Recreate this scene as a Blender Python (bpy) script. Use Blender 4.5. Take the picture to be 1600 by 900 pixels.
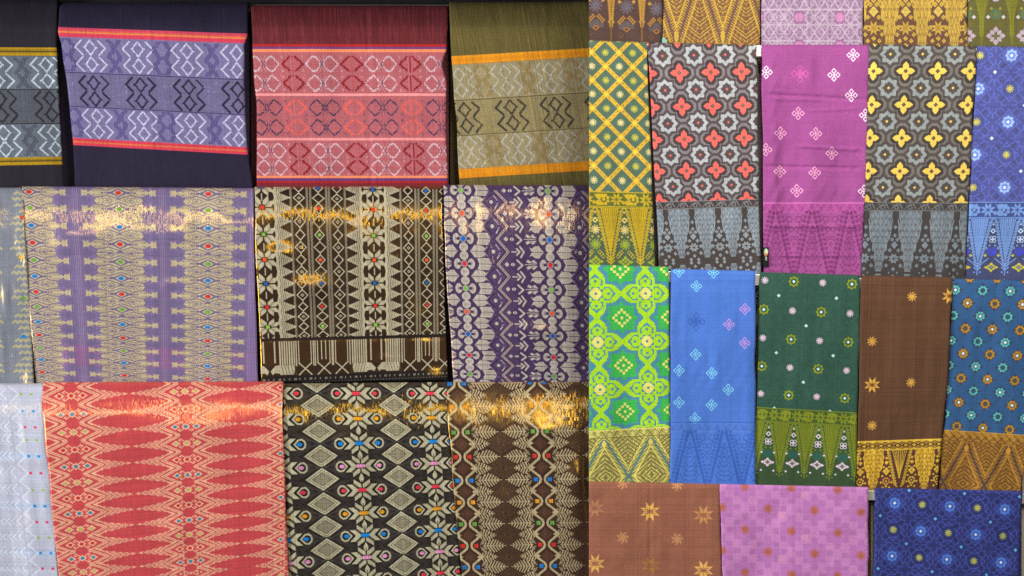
import bpy, bmesh, math, random
import numpy as np

scene = bpy.context.scene
for o in list(bpy.data.objects): bpy.data.objects.remove(o)
R = math.radians
# ---------------------------------------------------------------- camera
CAM_D = 3.5                                    # metres from the camera to the back wall
cam_data = bpy.data.cameras.new('camera'); cam = bpy.data.objects.new('camera', cam_data); scene.collection.objects.link(cam)
cam.location = (0, -CAM_D, 0); cam.rotation_euler = (R(90), 0, 0)
cam_data.sensor_width = 36; cam_data.lens = 36 * CAM_D / 1.6; cam_data.clip_end = 50; cam_data.clip_start = .05
scene.camera = cam
# ---------------------------------------------------------------- world: the dim interior of a shop
world = bpy.data.worlds.new('World'); scene.world = world; world.use_nodes = True
bgn = world.node_tree.nodes['Background']; bgn.inputs[0].default_value = (1.0, .96, .93, 1); bgn.inputs[1].default_value = .06
# ---------------------------------------------------------------- lamps
def area(name, loc, target, sx, sy, power, col, spread=180):
    d = bpy.data.lights.new(name, 'AREA'); d.shape = 'RECTANGLE'; d.size = sx; d.size_y = sy; d.energy = power; d.color = col; d.spread = R(spread)
    o = bpy.data.objects.new(name, d); scene.collection.objects.link(o); o.location = loc
    from mathutils import Vector
    o.rotation_euler = (Vector(target) - Vector(loc)).to_track_quat('-Z', 'Y').to_euler()
    return o
# a long tube over the left display (its mirror streak runs along the metallic cloths)
area('lamp_left_tube', (-.52, -1.95, 1.22), (-.45, 0, -.15), 1.9, .06, 8.6, (1.0, .955, .90))
area('lamp_left_fill', (-3.1, -2.0, .35), (-.42, 0, -.15), 1.2, 1.4, 42, (.98, .98, 1.0), 100)
# the right display has its own lamp close above the top rail plus an added frontal fill that evens out its falloff
area('lamp_right_top', (.50, -.98, .82), (.47, -.25, .10), .9, .18, 6.3, (1.0, .93, .84))
area('fill_right_front', (.75, -2.3, 1.15), (.5, -.2, 0), 1.0, .7, 8.6, (1.0, .97, .95), 100)
scene.view_settings.view_transform = 'Standard'; scene.view_settings.look = 'None'
scene.view_settings.exposure = 0; scene.view_settings.gamma = 1
scene.cycles.use_denoising = False
scene.cycles.max_bounces = 5; scene.cycles.sample_clamp_indirect = 4
# ---------------------------------------------------------------- woven / printed patterns
# Every cloth's pattern is computed here, motif by motif, as colour (sRGB) plus a mask of the metallic threads.
class Canvas:
    def __init__(s, w, h, bg, res=2.0, hard=False, pad=15):
        w, h = w + 2 * pad, h + pad; ox = oy = -pad; s.pad = pad
        s.w, s.h, s.res, s.ox, s.oy, s.hard = w, h, res, ox, oy, hard
        s.nx, s.ny = int(round(w * res)), int(round(h * res))
        s.rgb = np.empty((s.ny, s.nx, 3), np.float32); s.rgb[:] = np.array(bg, np.float32) / 255.0
        s.m = np.zeros((s.ny, s.nx), np.float32)
        s.xs = (np.arange(s.nx, dtype=np.float32) + .5) / res + ox
        s.ys = (np.arange(s.ny, dtype=np.float32) + .5) / res + oy
        s.at(0, 0); s.clip = None
    def at(s, x=0.0, y=0.0, sx=1.0, sy=1.0): s.T = (x, y, sx, sy); return s
    def grid(s): return np.meshgrid(s.xs, s.ys)
    def win(s, x0, y0, x1, y1):
        if s.clip: x0, y0, x1, y1 = max(x0, s.clip[0]), max(y0, s.clip[1]), min(x1, s.clip[2]), min(y1, s.clip[3])
        i0 = max(0, int((x0 - s.ox) * s.res)); i1 = min(s.nx, int((x1 - s.ox) * s.res) + 1)
        j0 = max(0, int((y0 - s.oy) * s.res)); j1 = min(s.ny, int((y1 - s.oy) * s.res) + 1)
        if i0 >= i1 or j0 >= j1: return None
        return slice(j0, j1), slice(i0, i1), s.xs[i0:i1][None, :], s.ys[j0:j1][:, None]
    def put(s, sj, si, d, col, m=None, a=1.0):
        k = (d < 0).astype(np.float32) if s.hard else np.clip(.5 - d * s.res, 0, 1)
        if a != 1.0: k = k * a
        if col is not None:
            v = s.rgb[sj, si]; v += (np.array(col, np.float32) / 255.0 - v) * k[..., None]
        if m is not None:
            v = s.m[sj, si]; v += (m - v) * k
    def fill(s, k, col, m=None):
        s.rgb += (np.array(col, np.float32) / 255.0 - s.rgb) * k[..., None]
        if m is not None: s.m += (m - s.m) * k
    def tp(s, pts):
        x, y, sx, sy = s.T
        return [(x + p[0] * sx, y + p[1] * sy) for p in pts]
    def poly(s, pts, col, m=None, a=1.0):
        P = s.tp(pts); X = [p[0] for p in P]; Y = [p[1] for p in P]
        w = s.win(min(X) - 1, min(Y) - 1, max(X) + 1, max(Y) + 1)
        if not w: return
        sj, si, gx, gy = w
        d = None; sg = None; n = len(P)
        for i in range(n):
            ax, ay = P[i]; bx, by = P[i - 1]
            ex, ey = bx - ax, by - ay; wx, wy = gx - ax, gy - ay
            t = np.clip((wx * ex + wy * ey) / (ex * ex + ey * ey + 1e-9), 0, 1)
            q = (wx - ex * t) ** 2 + (wy - ey * t) ** 2
            d = q if d is None else np.minimum(d, q)
            c1 = gy >= ay; c2 = gy < by; c3 = (ex * wy) > (ey * wx)
            f = (c1 & c2 & c3) | (~c1 & ~c2 & ~c3)
            sg = f if sg is None else (sg ^ f)
        d = np.sqrt(d); s.put(sj, si, np.where(sg, -d, d), col, m, a)
    def line(s, pts, wd, col, m=None, a=1.0):
        P = s.tp(pts); X = [p[0] for p in P]; Y = [p[1] for p in P]
        w = s.win(min(X) - wd, min(Y) - wd, max(X) + wd, max(Y) + wd)
        if not w: return
        sj, si, gx, gy = w; d = None
        for (ax, ay), (bx, by) in zip(P[:-1], P[1:]):
            ex, ey = bx - ax, by - ay; wx, wy = gx - ax, gy - ay
            t = np.clip((wx * ex + wy * ey) / (ex * ex + ey * ey + 1e-9), 0, 1)
            q = (wx - ex * t) ** 2 + (wy - ey * t) ** 2
            d = q if d is None else np.minimum(d, q)
        s.put(sj, si, np.sqrt(d) - wd / 2, col, m, a)
    def loop(s, pts, wd, col, m=None, a=1.0): s.line(list(pts) + [pts[0]], wd, col, m, a)
    def ell(s, x, y, rx, ry, col, m=None, a=1.0, ring=None):
        tx, ty, sx, sy = s.T; x, y = tx + x * sx, ty + y * sy; rx, ry = rx * abs(sx), ry * abs(sy)
        w = s.win(x - rx - 2, y - ry - 2, x + rx + 2, y + ry + 2)
        if not w: return
        sj, si, gx, gy = w
        d = (np.sqrt(((gx - x) / rx) ** 2 + ((gy - y) / ry) ** 2) - 1) * min(rx, ry)
        if ring: d = np.abs(d) - ring / 2
        s.put(sj, si, d, col, m, a)
    def dia(s, x, y, rx, ry, col, m=None, a=1.0, ring=None):
        if ring: s.loop([(x - rx, y), (x, y - ry), (x + rx, y), (x, y + ry)], ring, col, m, a)
        else:
            tx, ty, sx, sy = s.T; x, y = tx + x * sx, ty + y * sy; rx, ry = rx * abs(sx), ry * abs(sy)
            w = s.win(x - rx - 1, y - ry - 1, x + rx + 1, y + ry + 1)
            if not w: return
            sj, si, gx, gy = w
            s.put(sj, si, (np.abs(gx - x) / rx + np.abs(gy - y) / ry - 1) * rx * ry / math.hypot(rx, ry), col, m, a)
    def rect(s, x0, y0, x1, y1, col, m=None, a=1.0):
        (x0, y0), (x1, y1) = s.tp([(x0, y0), (x1, y1)])
        if x0 > x1: x0, x1 = x1, x0
        if y0 > y1: y0, y1 = y1, y0
        w = s.win(x0 - 1, y0 - 1, x1 + 1, y1 + 1)
        if not w: return
        sj, si, gx, gy = w
        s.put(sj, si, np.maximum(np.maximum(x0 - gx, gx - x1), np.maximum(y0 - gy, gy - y1)), col, m, a)
    def star(s, x, y, r0, r1, n, col, m=None, a=1.0, rot=0.0, sy=1.0):
        s.poly([(x + math.sin(rot + k * math.pi / n) * (r0 if k % 2 == 0 else r1), y - sy * math.cos(rot + k * math.pi / n) * (r0 if k % 2 == 0 else r1)) for k in range(2 * n)], col, m, a)
    def up(s, k):
        c = Canvas(s.w - 2 * s.pad, s.h - s.pad, (0, 0, 0), s.res * k, pad=s.pad)
        c.rgb = np.repeat(np.repeat(s.rgb, k, 0), k, 1); c.m = np.repeat(np.repeat(s.m, k, 0), k, 1)
        c.ny, c.nx = c.m.shape
        c.xs = (np.arange(c.nx, dtype=np.float32) + .5) / c.res + s.ox; c.ys = (np.arange(c.ny, dtype=np.float32) + .5) / c.res + s.oy
        return c

RNG = np.random.RandomState(7)
def tri(t): return 1 - 2 * np.abs(t - np.floor(t) - .5)          # 0 at integers, 1 half way
def grain(c, amt, vx=0.0, vy=0.0, seed=0):
    """unevenness of the yarn: per-thread tone plus fine speckle"""
    r = np.random.RandomState(seed + 11)
    g = r.randn(c.ny, c.nx).astype(np.float32) * amt
    if vx: g = g + np.repeat(r.randn((c.nx + 1) // 2), 2)[:c.nx][None, :].astype(np.float32) * vx
    if vy: g = g + np.repeat(r.randn((c.ny + 1) // 2), 2)[:c.ny][:, None].astype(np.float32) * vy
    c.rgb *= (1 + g)[..., None]; np.clip(c.rgb, 0, 1, out=c.rgb)
def streak(c, col, dens, amt, seed=0, length=40, vertical=True):
    """slubs: threads of another tone that run a while and stop"""
    r = np.random.RandomState(seed + 5)
    n0, n1 = (c.nx, c.ny) if vertical else (c.ny, c.nx)
    k = np.repeat(r.rand(n1 // length + 2, n0), length, 0)[:n1].astype(np.float32)
    sh = r.randint(0, length, n0)
    for i in range(n0): k[:, i] = np.roll(k[:, i], sh[i])
    k = np.where(k > 1 - dens, amt, 0).astype(np.float32)
    if not vertical: k = k.T
    c.fill(k[:c.ny, :c.nx], col)

# ---- small motifs
def pinwheel(c, x, y, r, col, n=8, w=None, a=1.0):
    w = w or max(.9, r * .2)
    for k in range(n):
        t = 2 * math.pi * k / n + .2
        p = [(x + math.cos(t) * r * .18, y + math.sin(t) * r * .18), (x + math.cos(t + .15) * r * .55, y + math.sin(t + .15) * r * .55), (x + math.cos(t + .62) * r, y + math.sin(t + .62) * r)]
        c.line(p, w, col, a=a)
def bud4(c, x, y, r, col, a=1.0, w=1.3):       # four little open diamonds in a cross
    for dx, dy in ((0, -1), (0, 1), (1, 0), (-1, 0)):
        cx, cy = x + dx * r * .62, y + dy * r * .62
        c.loop([(cx - r * .34, cy), (cx, cy - r * .38), (cx + r * .34, cy), (cx, cy + r * .38)], w, col, a=a)
    c.dia(x, y, r * .22, r * .22, col, a=a)
def star8(c, x, y, r, col, a=1.0, cut=None):    # eight separate pointed petals
    for k in range(8):
        t = math.pi / 8 + k * math.pi / 4; ct, st = math.cos(t), math.sin(t)
        def P(u, v): return (x + ct * u - st * v, y + st * u + ct * v)
        c.poly([P(r * .12, 0), P(r * .45, r * .17), P(r, 0), P(r * .45, -r * .17)], col, a=a)
        if cut and k in (0, 3, 4, 7): c.line([P(r * .2, 0), P(r * .55, 0)], max(.8, r * .08), cut, a=a)
def petals8(c, x, y, r, col, cen=None, cx=1.0, cy=1.0, pr=.3, a=1.0):
    for k in range(8):
        t = math.pi / 8 + k * math.pi / 4
        c.ell(x + math.cos(t) * r * .68 * cx, y + math.sin(t) * r * .68 * cy, r * pr, r * pr, col, a=a)
    if cen: c.dia(x, y, r * .36, r * .36, cen)

# ---- top left row: ikat-like bands
def weave_cell(c, x, y, col, hw=9.0, hh=11.2, wd=2.3, zz=True, doth=None):
    c.at(x, y)
    for k in (-1, 1):
        cy = k * 12.6
        c.loop([(-hw, cy), (0, cy - hh), (hw, cy), (0, cy + hh)], wd, col)
        c.line([(-hw - 1.6, cy), (-hw, cy)], wd, col); c.line([(hw, cy), (hw + 1.6, cy)], wd, col)
        if zz:
            for s in (-1, 1): c.line([(s * 13.2, cy - hh + .3), (s * 24.2, cy), (s * 13.2, cy + hh - .3)], wd + .4, col)
    c.at()
def dotcol(c, x, y0, y1, col, amp=5.0, w=4.2, sgn=1, step=3.0):
    cell = 1.0 / c.res
    for i in range(int(y0 / cell), int(y1 / cell)):
        yy = (i + .5) * cell
        if i % 2: continue
        cx = x + sgn * (float(tri((yy - y0) / (y1 - y0) * 2)) - .5) * 2 * amp
        for j in range(int((x - 14) / cell), int((x + 14) / cell)):
            xx = (j + .5) * cell
            if (j + i // 2) % 2 == 0 and abs(xx - cx) < w: c.rect(xx - .3, yy - .3, xx + .3, yy + .3, col); c.rect(xx - .3, yy + cell - .3, xx + .3, yy + cell + .3, col, a=.8)
def ikat(W, H, P):
    lo = Canvas(W, H, P['bg'], .8, hard=True)
    y0, y1, y2, y3 = P['ys']
    lo.rect(-30, y0, W + 30, y3, P['band']); lo.rect(-30, y1, W + 30, y2, P['mid'])
    for b, (a, z) in enumerate(((y0, y1), (y1, y2), (y2, y3))):
        cy = (a + z) / 2 + .5
        for i, x in enumerate(P['cx']):
            weave_cell(lo, x, cy, P['lit'] if b != 1 else P['dark'], wd=2.3 if b != 1 else 2.9)
            j = i % 2
            xm = x + P['per'] / 2
            if b != 1:
                off = 4.2 if j == P['par'] else 8.5
                for s in (-1, 1): dotcol(lo, xm + s * off, a + 2, z - 2, P['dot'], sgn=-s if j == P['par'] else s)
            else:
                for q in range(34):
                    xx = xm + RNG.uniform(-16, 16); yy = RNG.uniform(a + 3, z - 3)
                    lo.rect(xx - .8, yy - .8, xx + .8, yy + .8, P['speck'], a=.8)
    lo.rect(-30, y1 - .8, W + 30, y1 + .8, P['ln']); lo.rect(-30, y2 - .8, W + 30, y2 + .8, P['ln'])
    c = lo.up(3)
    for a, z, cols in P['stripes']:
        n = len(cols)
        for k, col in enumerate(cols): c.rect(-30, a + (z - a) * k / n, W + 30, a + (z - a) * (k + 1) / n, col)
    return c
def p_grey():
    W, H = 150, 300
    c = ikat(W, H, dict(bg=(37, 34, 42), band=(98, 108, 118), mid=(80, 84, 92), lit=(182, 192, 202), dark=(42, 40, 50), dot=(52, 48, 64), speck=(96, 100, 108),
        ys=(87, 139, 193, 245), cx=(62 - 76, 62, 62 + 76), per=76, par=0, ln=(28, 27, 36), stripes=[(74, 87, [(176, 138, 18), (150, 118, 20), (90, 75, 30), (172, 136, 20), (178, 140, 20)]), (245, 257, [(172, 136, 20), (150, 118, 20), (90, 75, 30), (172, 136, 20), (176, 138, 18)])]))
    grain(c, .09, .05, .02, 1); return c
def p_purple():
    W, H = 310, 300
    c = ikat(W, H, dict(bg=(40, 33, 55), band=(120, 112, 152), mid=(110, 102, 138), lit=(190, 190, 214), dark=(44, 40, 60), dot=(56, 42, 106), speck=(142, 134, 172),
        ys=(58, 112, 166, 217), cx=(-27.5, 49, 125, 201.5, 278, 354), per=76.5, par=1, ln=(58, 48, 92), stripes=[(44, 58, [(212, 70, 92), (212, 70, 92), (214, 96, 74), (222, 132, 70), (216, 66, 84), (216, 60, 84), (214, 64, 92)]), (217, 229, [(210, 60, 78), (216, 60, 78), (216, 118, 66), (214, 60, 76), (210, 62, 80)])]))
    grain(c, .08, .035, .02, 2); streak(c, (70, 60, 100), .05, .3, 2); return c
def p_olive():
    W, H = 330, 300
    c = ikat(W, H, dict(bg=(96, 86, 46), band=(152, 140, 106), mid=(142, 130, 92), lit=(172, 172, 164), dark=(60, 58, 52), dot=(122, 98, 52), speck=(176, 150, 84),
        ys=(101, 158, 213, 264), cx=(22, 96, 168, 240, 312), per=72, par=1, ln=(82, 74, 50), stripes=[(87, 101, [(226, 146, 26), (222, 138, 18), (226, 144, 30)]), (264, 278, [(222, 140, 22), (224, 144, 26), (222, 136, 16)])]))
    streak(c, (168, 138, 62), .13, .4, 3, 60); streak(c, (80, 74, 44), .1, .35, 4, 50); grain(c, .08, .05, .02, 3); return c
def p_red():
    W, H = 312, 300
    lo = Canvas(W, H, (96, 34, 40), .8, hard=True)
    lo.rect(-30, 80, W + 30, 277, (174, 94, 101))
    rows = ((100, 0), (129.5, 0), (167, 1), (198, 1), (235, 2), (262, 2))
    for y, b in rows:
        white = (204, 178, 184) if b != 1 else (66, 54, 80); red = (132, 30, 38) if b != 1 else (224, 96, 86)
        for i in range(-1, 4):
            x = 61 + i * 92.0
            lo.at(x, y)
            for s in (-1, 1):
                pts = [(s * 3.5, -11.5), (s * 16.5, 0), (s * 3.5, 11.5)]
                for a, z in zip(pts[:-1], pts[1:]):
                    for k in range(6):
                        t = (k + .3) / 6; xx, yy = a[0] + (z[0] - a[0]) * t, a[1] + (z[1] - a[1]) * t
                        lo.rect(xx - 1.8, yy - 1.5, xx + 1.8, yy + 1.5, red)
            lo.line([(0, -12), (0, 12)], 1.6, red, a=.8); lo.line([(0, -9), (0, 9)], 1, (196, 80, 80))
            lo.line([(-3, -12), (-3, 12)], .8, (200, 130, 130), a=.5)
            lo.at(x + 46, y)
            for s in (-1, 1):
                pts = [(s * 25, 0), (s * 18, -8), (s * 13, -12), (s * 8, -9), (s * 1.5, 0), (s * 8, 9), (s * 13, 12), (s * 18, 8), (s * 25, 0)]
                for a, z in zip(pts[:-1], pts[1:]):
                    for k in range(3):
                        t = (k + .5) / 3; xx, yy = a[0] + (z[0] - a[0]) * t, a[1] + (z[1] - a[1]) * t
                        lo.rect(xx - 1.3, yy - 1.2, xx + 1.3, yy + 1.2, white)
                lo.line([(s * 1.5, -5), (s * 1.5, 5)], 1, (80, 60, 90))
                lo.line([(0, -3), (s * 4, -12)], .9, white, a=.6); lo.line([(0, 3), (s * 4, 12)], .9, white, a=.6)
                for q in (-1, 1):
                    lo.line([(s * 29, q * 12), (s * 30, q * 8), (s * 31.5, q * 12)], .9, white if b != 1 else (90, 60, 80), a=.65)
    lo.at()
    c = lo.up(3)
    streak(c, (205, 116, 124), .12, .25, 8, 60); streak(c, (164, 86, 94), .1, .25, 9, 60)
    for y0, y1, col in ((70, 74, (176, 36, 38)), (74, 77.5, (112, 62, 116)), (77.5, 82, (240, 140, 96)), (145, 149, (240, 150, 150)), (214.5, 218.5, (240, 150, 150)),
                        (275, 279, (240, 140, 96)), (279, 283.5, (104, 56, 110)), (283.5, 287, (170, 34, 40)), (287, 300, (122, 40, 46))):
        c.rect(-30, y0, W + 30, y1, col)
    m = (c.grid()[1] < 69).astype(np.float32)
    r = np.random.RandomState(4); k = np.repeat(r.rand(12, c.nx), c.ny // 12 + 1, 0)[:c.ny]
    c.fill((m * (k > .78) * .4).astype(np.float32), (150, 42, 46)); c.fill((m * (k < .2) * .4).astype(np.float32), (70, 34, 38))
    grain(c, .08, .03, .02, 5); return c

# ---- middle left row: brocade with metallic threads
CRM = (196, 182, 144)
def p_lavender():
    W, H = 375, 310
    pur = (114, 101, 142)
    c = Canvas(W, H, pur)
    X, Y = c.grid()
    lines = (tri(X / 3.1) > .72).astype(np.float32) * (.3 + .4 * (np.sin(X * 1.7) > 0))
    c.fill(np.clip((Y - 238) / 9, 0, 1) * np.clip((282 - Y) / 8, 0, 1) * .5, (158, 88, 142))
    c.fill(lines * .9, (178, 148, 180), .6)
    c.m[:] = .55
    ys = [8, 31.5, 57.5, 83.5, 110, 135, 159.5, 183.5, 207.5, 229, 250, 270, 291, 311]
    cols = [(206, 46, 46), (106, 160, 62), (24, 124, 200)]
    crm2 = (204, 192, 152); m1 = .75
    for ax in (5, 148, 288, 430):
        for i, y in enumerate(ys):
            p = (ys[i + 1] - y) if i < len(ys) - 1 else 20
            sc = p / 24.5
            for s in (1, -1):
                c.at(ax, y, s, sc)
                c.poly([(0, -13), (20, -11), (34, -9), (39, -5.5), (45, -2.6), (49, 0), (45, 2.6), (39, 5.5), (34, 9), (20, 11), (0, 13)], CRM, m1)
                c.poly([(28, 6), (36, 9), (39, 11.5), (37, 13), (20, 13)], CRM, m1); c.poly([(28, -6), (36, -9), (39, -11.5), (37, -13), (20, -13)], CRM, m1)
                c.poly([(44, 0), (49, -1.6), (51, -5), (54, -3.6), (59, -5), (58.4, 0), (59, 5), (54, 3.6), (51, 5), (49, 1.6)], CRM, m1)
                c.line([(38, -2), (46, -5.5)], .8, pur); c.line([(38, 2), (46, 5.5)], .8, pur)
                for q in (-1, 1):
                    c.line([(1, q * 9), (19, q * 3.6), (26, q * 6), (41, q * 6.6)], 1.3, pur)
                    c.line([(3, q * 12.2), (14, q * 8.4), (25, q * 9)], .7, pur, a=.6)
                    for k in range(5): c.line([(16 + k * 5, q * 5.2), (21 + k * 5, q * 2.2)], .8, (112, 96, 118), a=.85)
                    for k in range(4): c.line([(10 + k * 6, q * 11.5), (16 + k * 6, q * 7.4)], .8, (112, 96, 118), a=.85)
                c.poly([(0, -6.6), (16, 0), (0, 6.6)], pur); c.poly([(0, -5), (9, 0), (0, 5)], crm2, m1)
                c.rect(14, -1.7, 19, 1.7, pur); c.rect(20.5, -1.5, 22.5, 1.5, pur); c.rect(24, -1, 28, 1, pur)
            c.ell(0, 0, 4.6, 2.9, cols[i % 3], .1)
            for s in (1, -1):
                c.at(ax, y + p / 2, s, sc)
                c.poly([(0, -4.2), (7, 0), (0, 4.2)], pur); c.line([(0, -6), (0, 6)], .9, pur)
                c.poly([(21, 0), (29, -2.2), (35, -1), (40, -2), (50, 0), (40, 2), (35, 1), (29, 2.2)], pur)
                c.poly([(40, 0), (50, -5), (62, -6), (62, 6), (50, 5)], pur)
    c.at(); c.rect(352, -5, W, H, (112, 96, 142), .5)
    for k in range(10): c.rect(353 + k * 2.6, -5, 354 + k * 2.6, H, (160, 134, 176), .6)
    grain(c, .05, .03, .02, 6); return c
def p_bluegrey():
    W, H = 100, 310
    g = (124, 130, 142); c = Canvas(W, H, g); c.m[:] = .5
    for ax in (-20, 55 + 20):
        pass
    for i in range(-1, 34):
        y = i * 9.6 + 3; b = 27 + 14 * math.cos(i * 9.6 / 38 * 2 * math.pi)
        for s in (1, -1):
            c.at(57, y, s, 1)
            for k in range(8):
                x0 = b * .55 + k * 8
                c.line([(x0, 0), (x0 + 4, -3), (x0 + 8, 0)], 3.6, (176, 170, 134), .7)
    c.at()
    for k, (y, col) in enumerate(((112, (232, 168, 30)), (236, (26, 130, 196)), (176, (106, 160, 62)), (50, (206, 46, 46)))): c.ell(80 + k, y, 4, 3, col)
    for k in range(5): c.at(57, 22 + 62 * k).dia(0, 0, 11 - (k % 2) * 3, 26, g)
    grain(c, .05, .03, .02, 7); return c
def p_blackgold():
    W, H = 312, 312
    bg = (33, 22, 23); cr = (180, 172, 142); c = Canvas(W, H, bg); c.m[:] = .75
    ys = [3, 34, 74.5, 113, 150, 186.5, 218]
    jc = [(32, 92, 170), (214, 52, 34), (120, 172, 64), (224, 84, 40), (26, 92, 160), (200, 44, 40), (126, 180, 66)]
    c.clip = (-30, -30, W + 30, 238)
    def serr(ax, y, p, s, tip, w=1.0):
        c.at(ax, y, s, p / 39.0)
        for k in range(9):
            x0 = 17 + k * 2.9; h = (tip - x0) * .52 + 1.0
            if h <= 0: break
            h = min(h, 10.5)
            c.line([(x0 - 1.5 + 2, -h), (x0 + 2.4, 0), (x0 + .5, h)], 2.1, cr, .15)
        c.line([(18, -9.5), (21, 0), (18, 9.5)], 2, cr, .15)
    for ax in (14, 186, 358):
        for i, y in enumerate(ys + [246]):
            p = (ys[i + 1] - y) if i < 6 else 30
            for s in (1, -1):
                c.at(ax, y + p * .5, s, 1)
                c.poly([(33, 0), (54, -p * .42), (54, p * .42)], (30, 22, 26), .7); c.line([(52, -p * .3), (40, 0), (52, p * .3)], .9, (70, 54, 46))
                serr(ax, y, p, s, 42); serr(ax, y + p * .5, p, s, 39)
            c.at(ax, y)
            for s in (1, -1):
                for q in (1, -1):
                    c.at(ax, y, s, q * p / 39.0)
                    c.poly([(.9, -4), (1.5, -9.5), (10, -18), (10.5, -9.5), (5, -4.5)], cr, .15)
                    c.poly([(5, -1), (12, -9.6), (21, -10.5), (13.5, -1)], cr, .15); c.line([(4, -3.5), (11, -10)], 1, (120, 112, 92))
                    c.poly([(3.5, -3), (9.5, -9.5), (11, -8), (5, -2)], (150, 140, 112), .2)
            c.at(ax, y + p * .5).line([(0, -5), (0, 5)], 1.8, cr, .15)
            c.at(ax, y).rect(-3, -2.8, 3, 2.8, jc[i % 7], 0)
    for sx in (14 + 56, 14 + 86, 14 + 115, 186 + 57, 186 + 87, 186 + 117, 14 - 30):
        mid = sx in (100, 273, -16)
        for k in range(120):
            for s in (-1, 1):
                for j in (0, 1):
                    c.at(sx + s * (11.5 + 1.7 * j), k * 2.1 + j * 1.05).rect(-.85, -.6, .85, .6, cr, .15)
        for i, y in enumerate(ys + [246]):
            p = (ys[i + 1] - y) if i < 6 else 30
            c.at(sx, y, 1, p / 39.0); c.dia(0, 0, 7.3, 8.2, cr, .15, ring=1.9)
            c.at(sx, y + p * .5, 1, p / 39.0); 
            if mid:
                for s in (-1, 1): c.line([(s * 9, 0), (s * 1, -8)], 1.8, cr, .15); c.line([(s * 9, 0), (s * 1, 8)], 1.8, cr, .15)
                c.at(sx, y).ell(0, 0, 3, 3, jc[i % 7], 0)
            else:
                c.dia(0, 0, 8.5, 9, cr, .15, ring=1.9); c.dia(0, 0, 3.2, 3.2, cr, .15); c.dia(0, 0, 1.2, 1.2, bg)
            c.at(sx, y + p * .25, 1, p / 39.0); c.line([(0, -2), (0, 2)], 1.6, cr, .15)
            c.at(sx, y + p * .75, 1, p / 39.0); c.line([(0, -2), (0, 2)], 1.6, cr, .15)
    c.at(); c.clip = None
    c.rect(-30, 236, W + 30, 241, (28, 22, 24), .4)
    c.rect(-30, 241, W + 30, 281, (48, 27, 22), .9)
    for ax in (14, 186, 358):
        for s in (1, -1):
            c.at(ax, 0, s, 1)
            for k in range(7): c.rect(15.5 + k * 3.7, 241, 18 + k * 3.7, 281, cr, .15)
            c.rect(7.5, 241, 10, 276, cr, .15); c.rect(40, 281, 50, 284, (40, 26, 26))
    for sx in (70, 100, 129, 243, 273, 303):
        c.at(sx, 0)
        for s in (-1, 1):
            c.rect(s * 12.6, 241, s * 14.6, 282, cr, .15); c.rect(s * 9, 241, s * 10.6, 278, cr, .15)
            if sx in (100, 273): c.rect(s * 2.5, 241, s * 4.2, 272, cr, .15)
            c.line([(s * 10, 277), (0, 286), (s * 10, 296)], 2.2, cr, .15)
    c.at()
    for ax in (14, 186, 358):
        for s in (1, -1):
            c.at(ax, 286, s, 1); c.poly([(1, 3), (9, -6), (20, -7), (14, 2), (22, 8), (8, 6), (4, 9)], cr, .15)
            c.poly([(14, -6), (40, -6), (38, 9), (16, 9)], cr, .15)
            for k in range(5): c.line([(18 + k * 5, -7), (22 + k * 5, 10)], .9, (90, 80, 66))
    c.at(); c.rect(-30, 297, W + 30, 315, (24, 20, 22), .2)
    for k in range(40): c.rect(k * 8.2 + 2, 301, k * 8.2 + (4 if k % 3 else 6.5), 304.5, (120, 116, 104))
    for k in range(60): c.rect(k * 5.3, 307.5, k * 5.3 + 2.4, 309.5, (92, 88, 82))
    grain(c, .06, .05, .02, 9); return c
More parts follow.
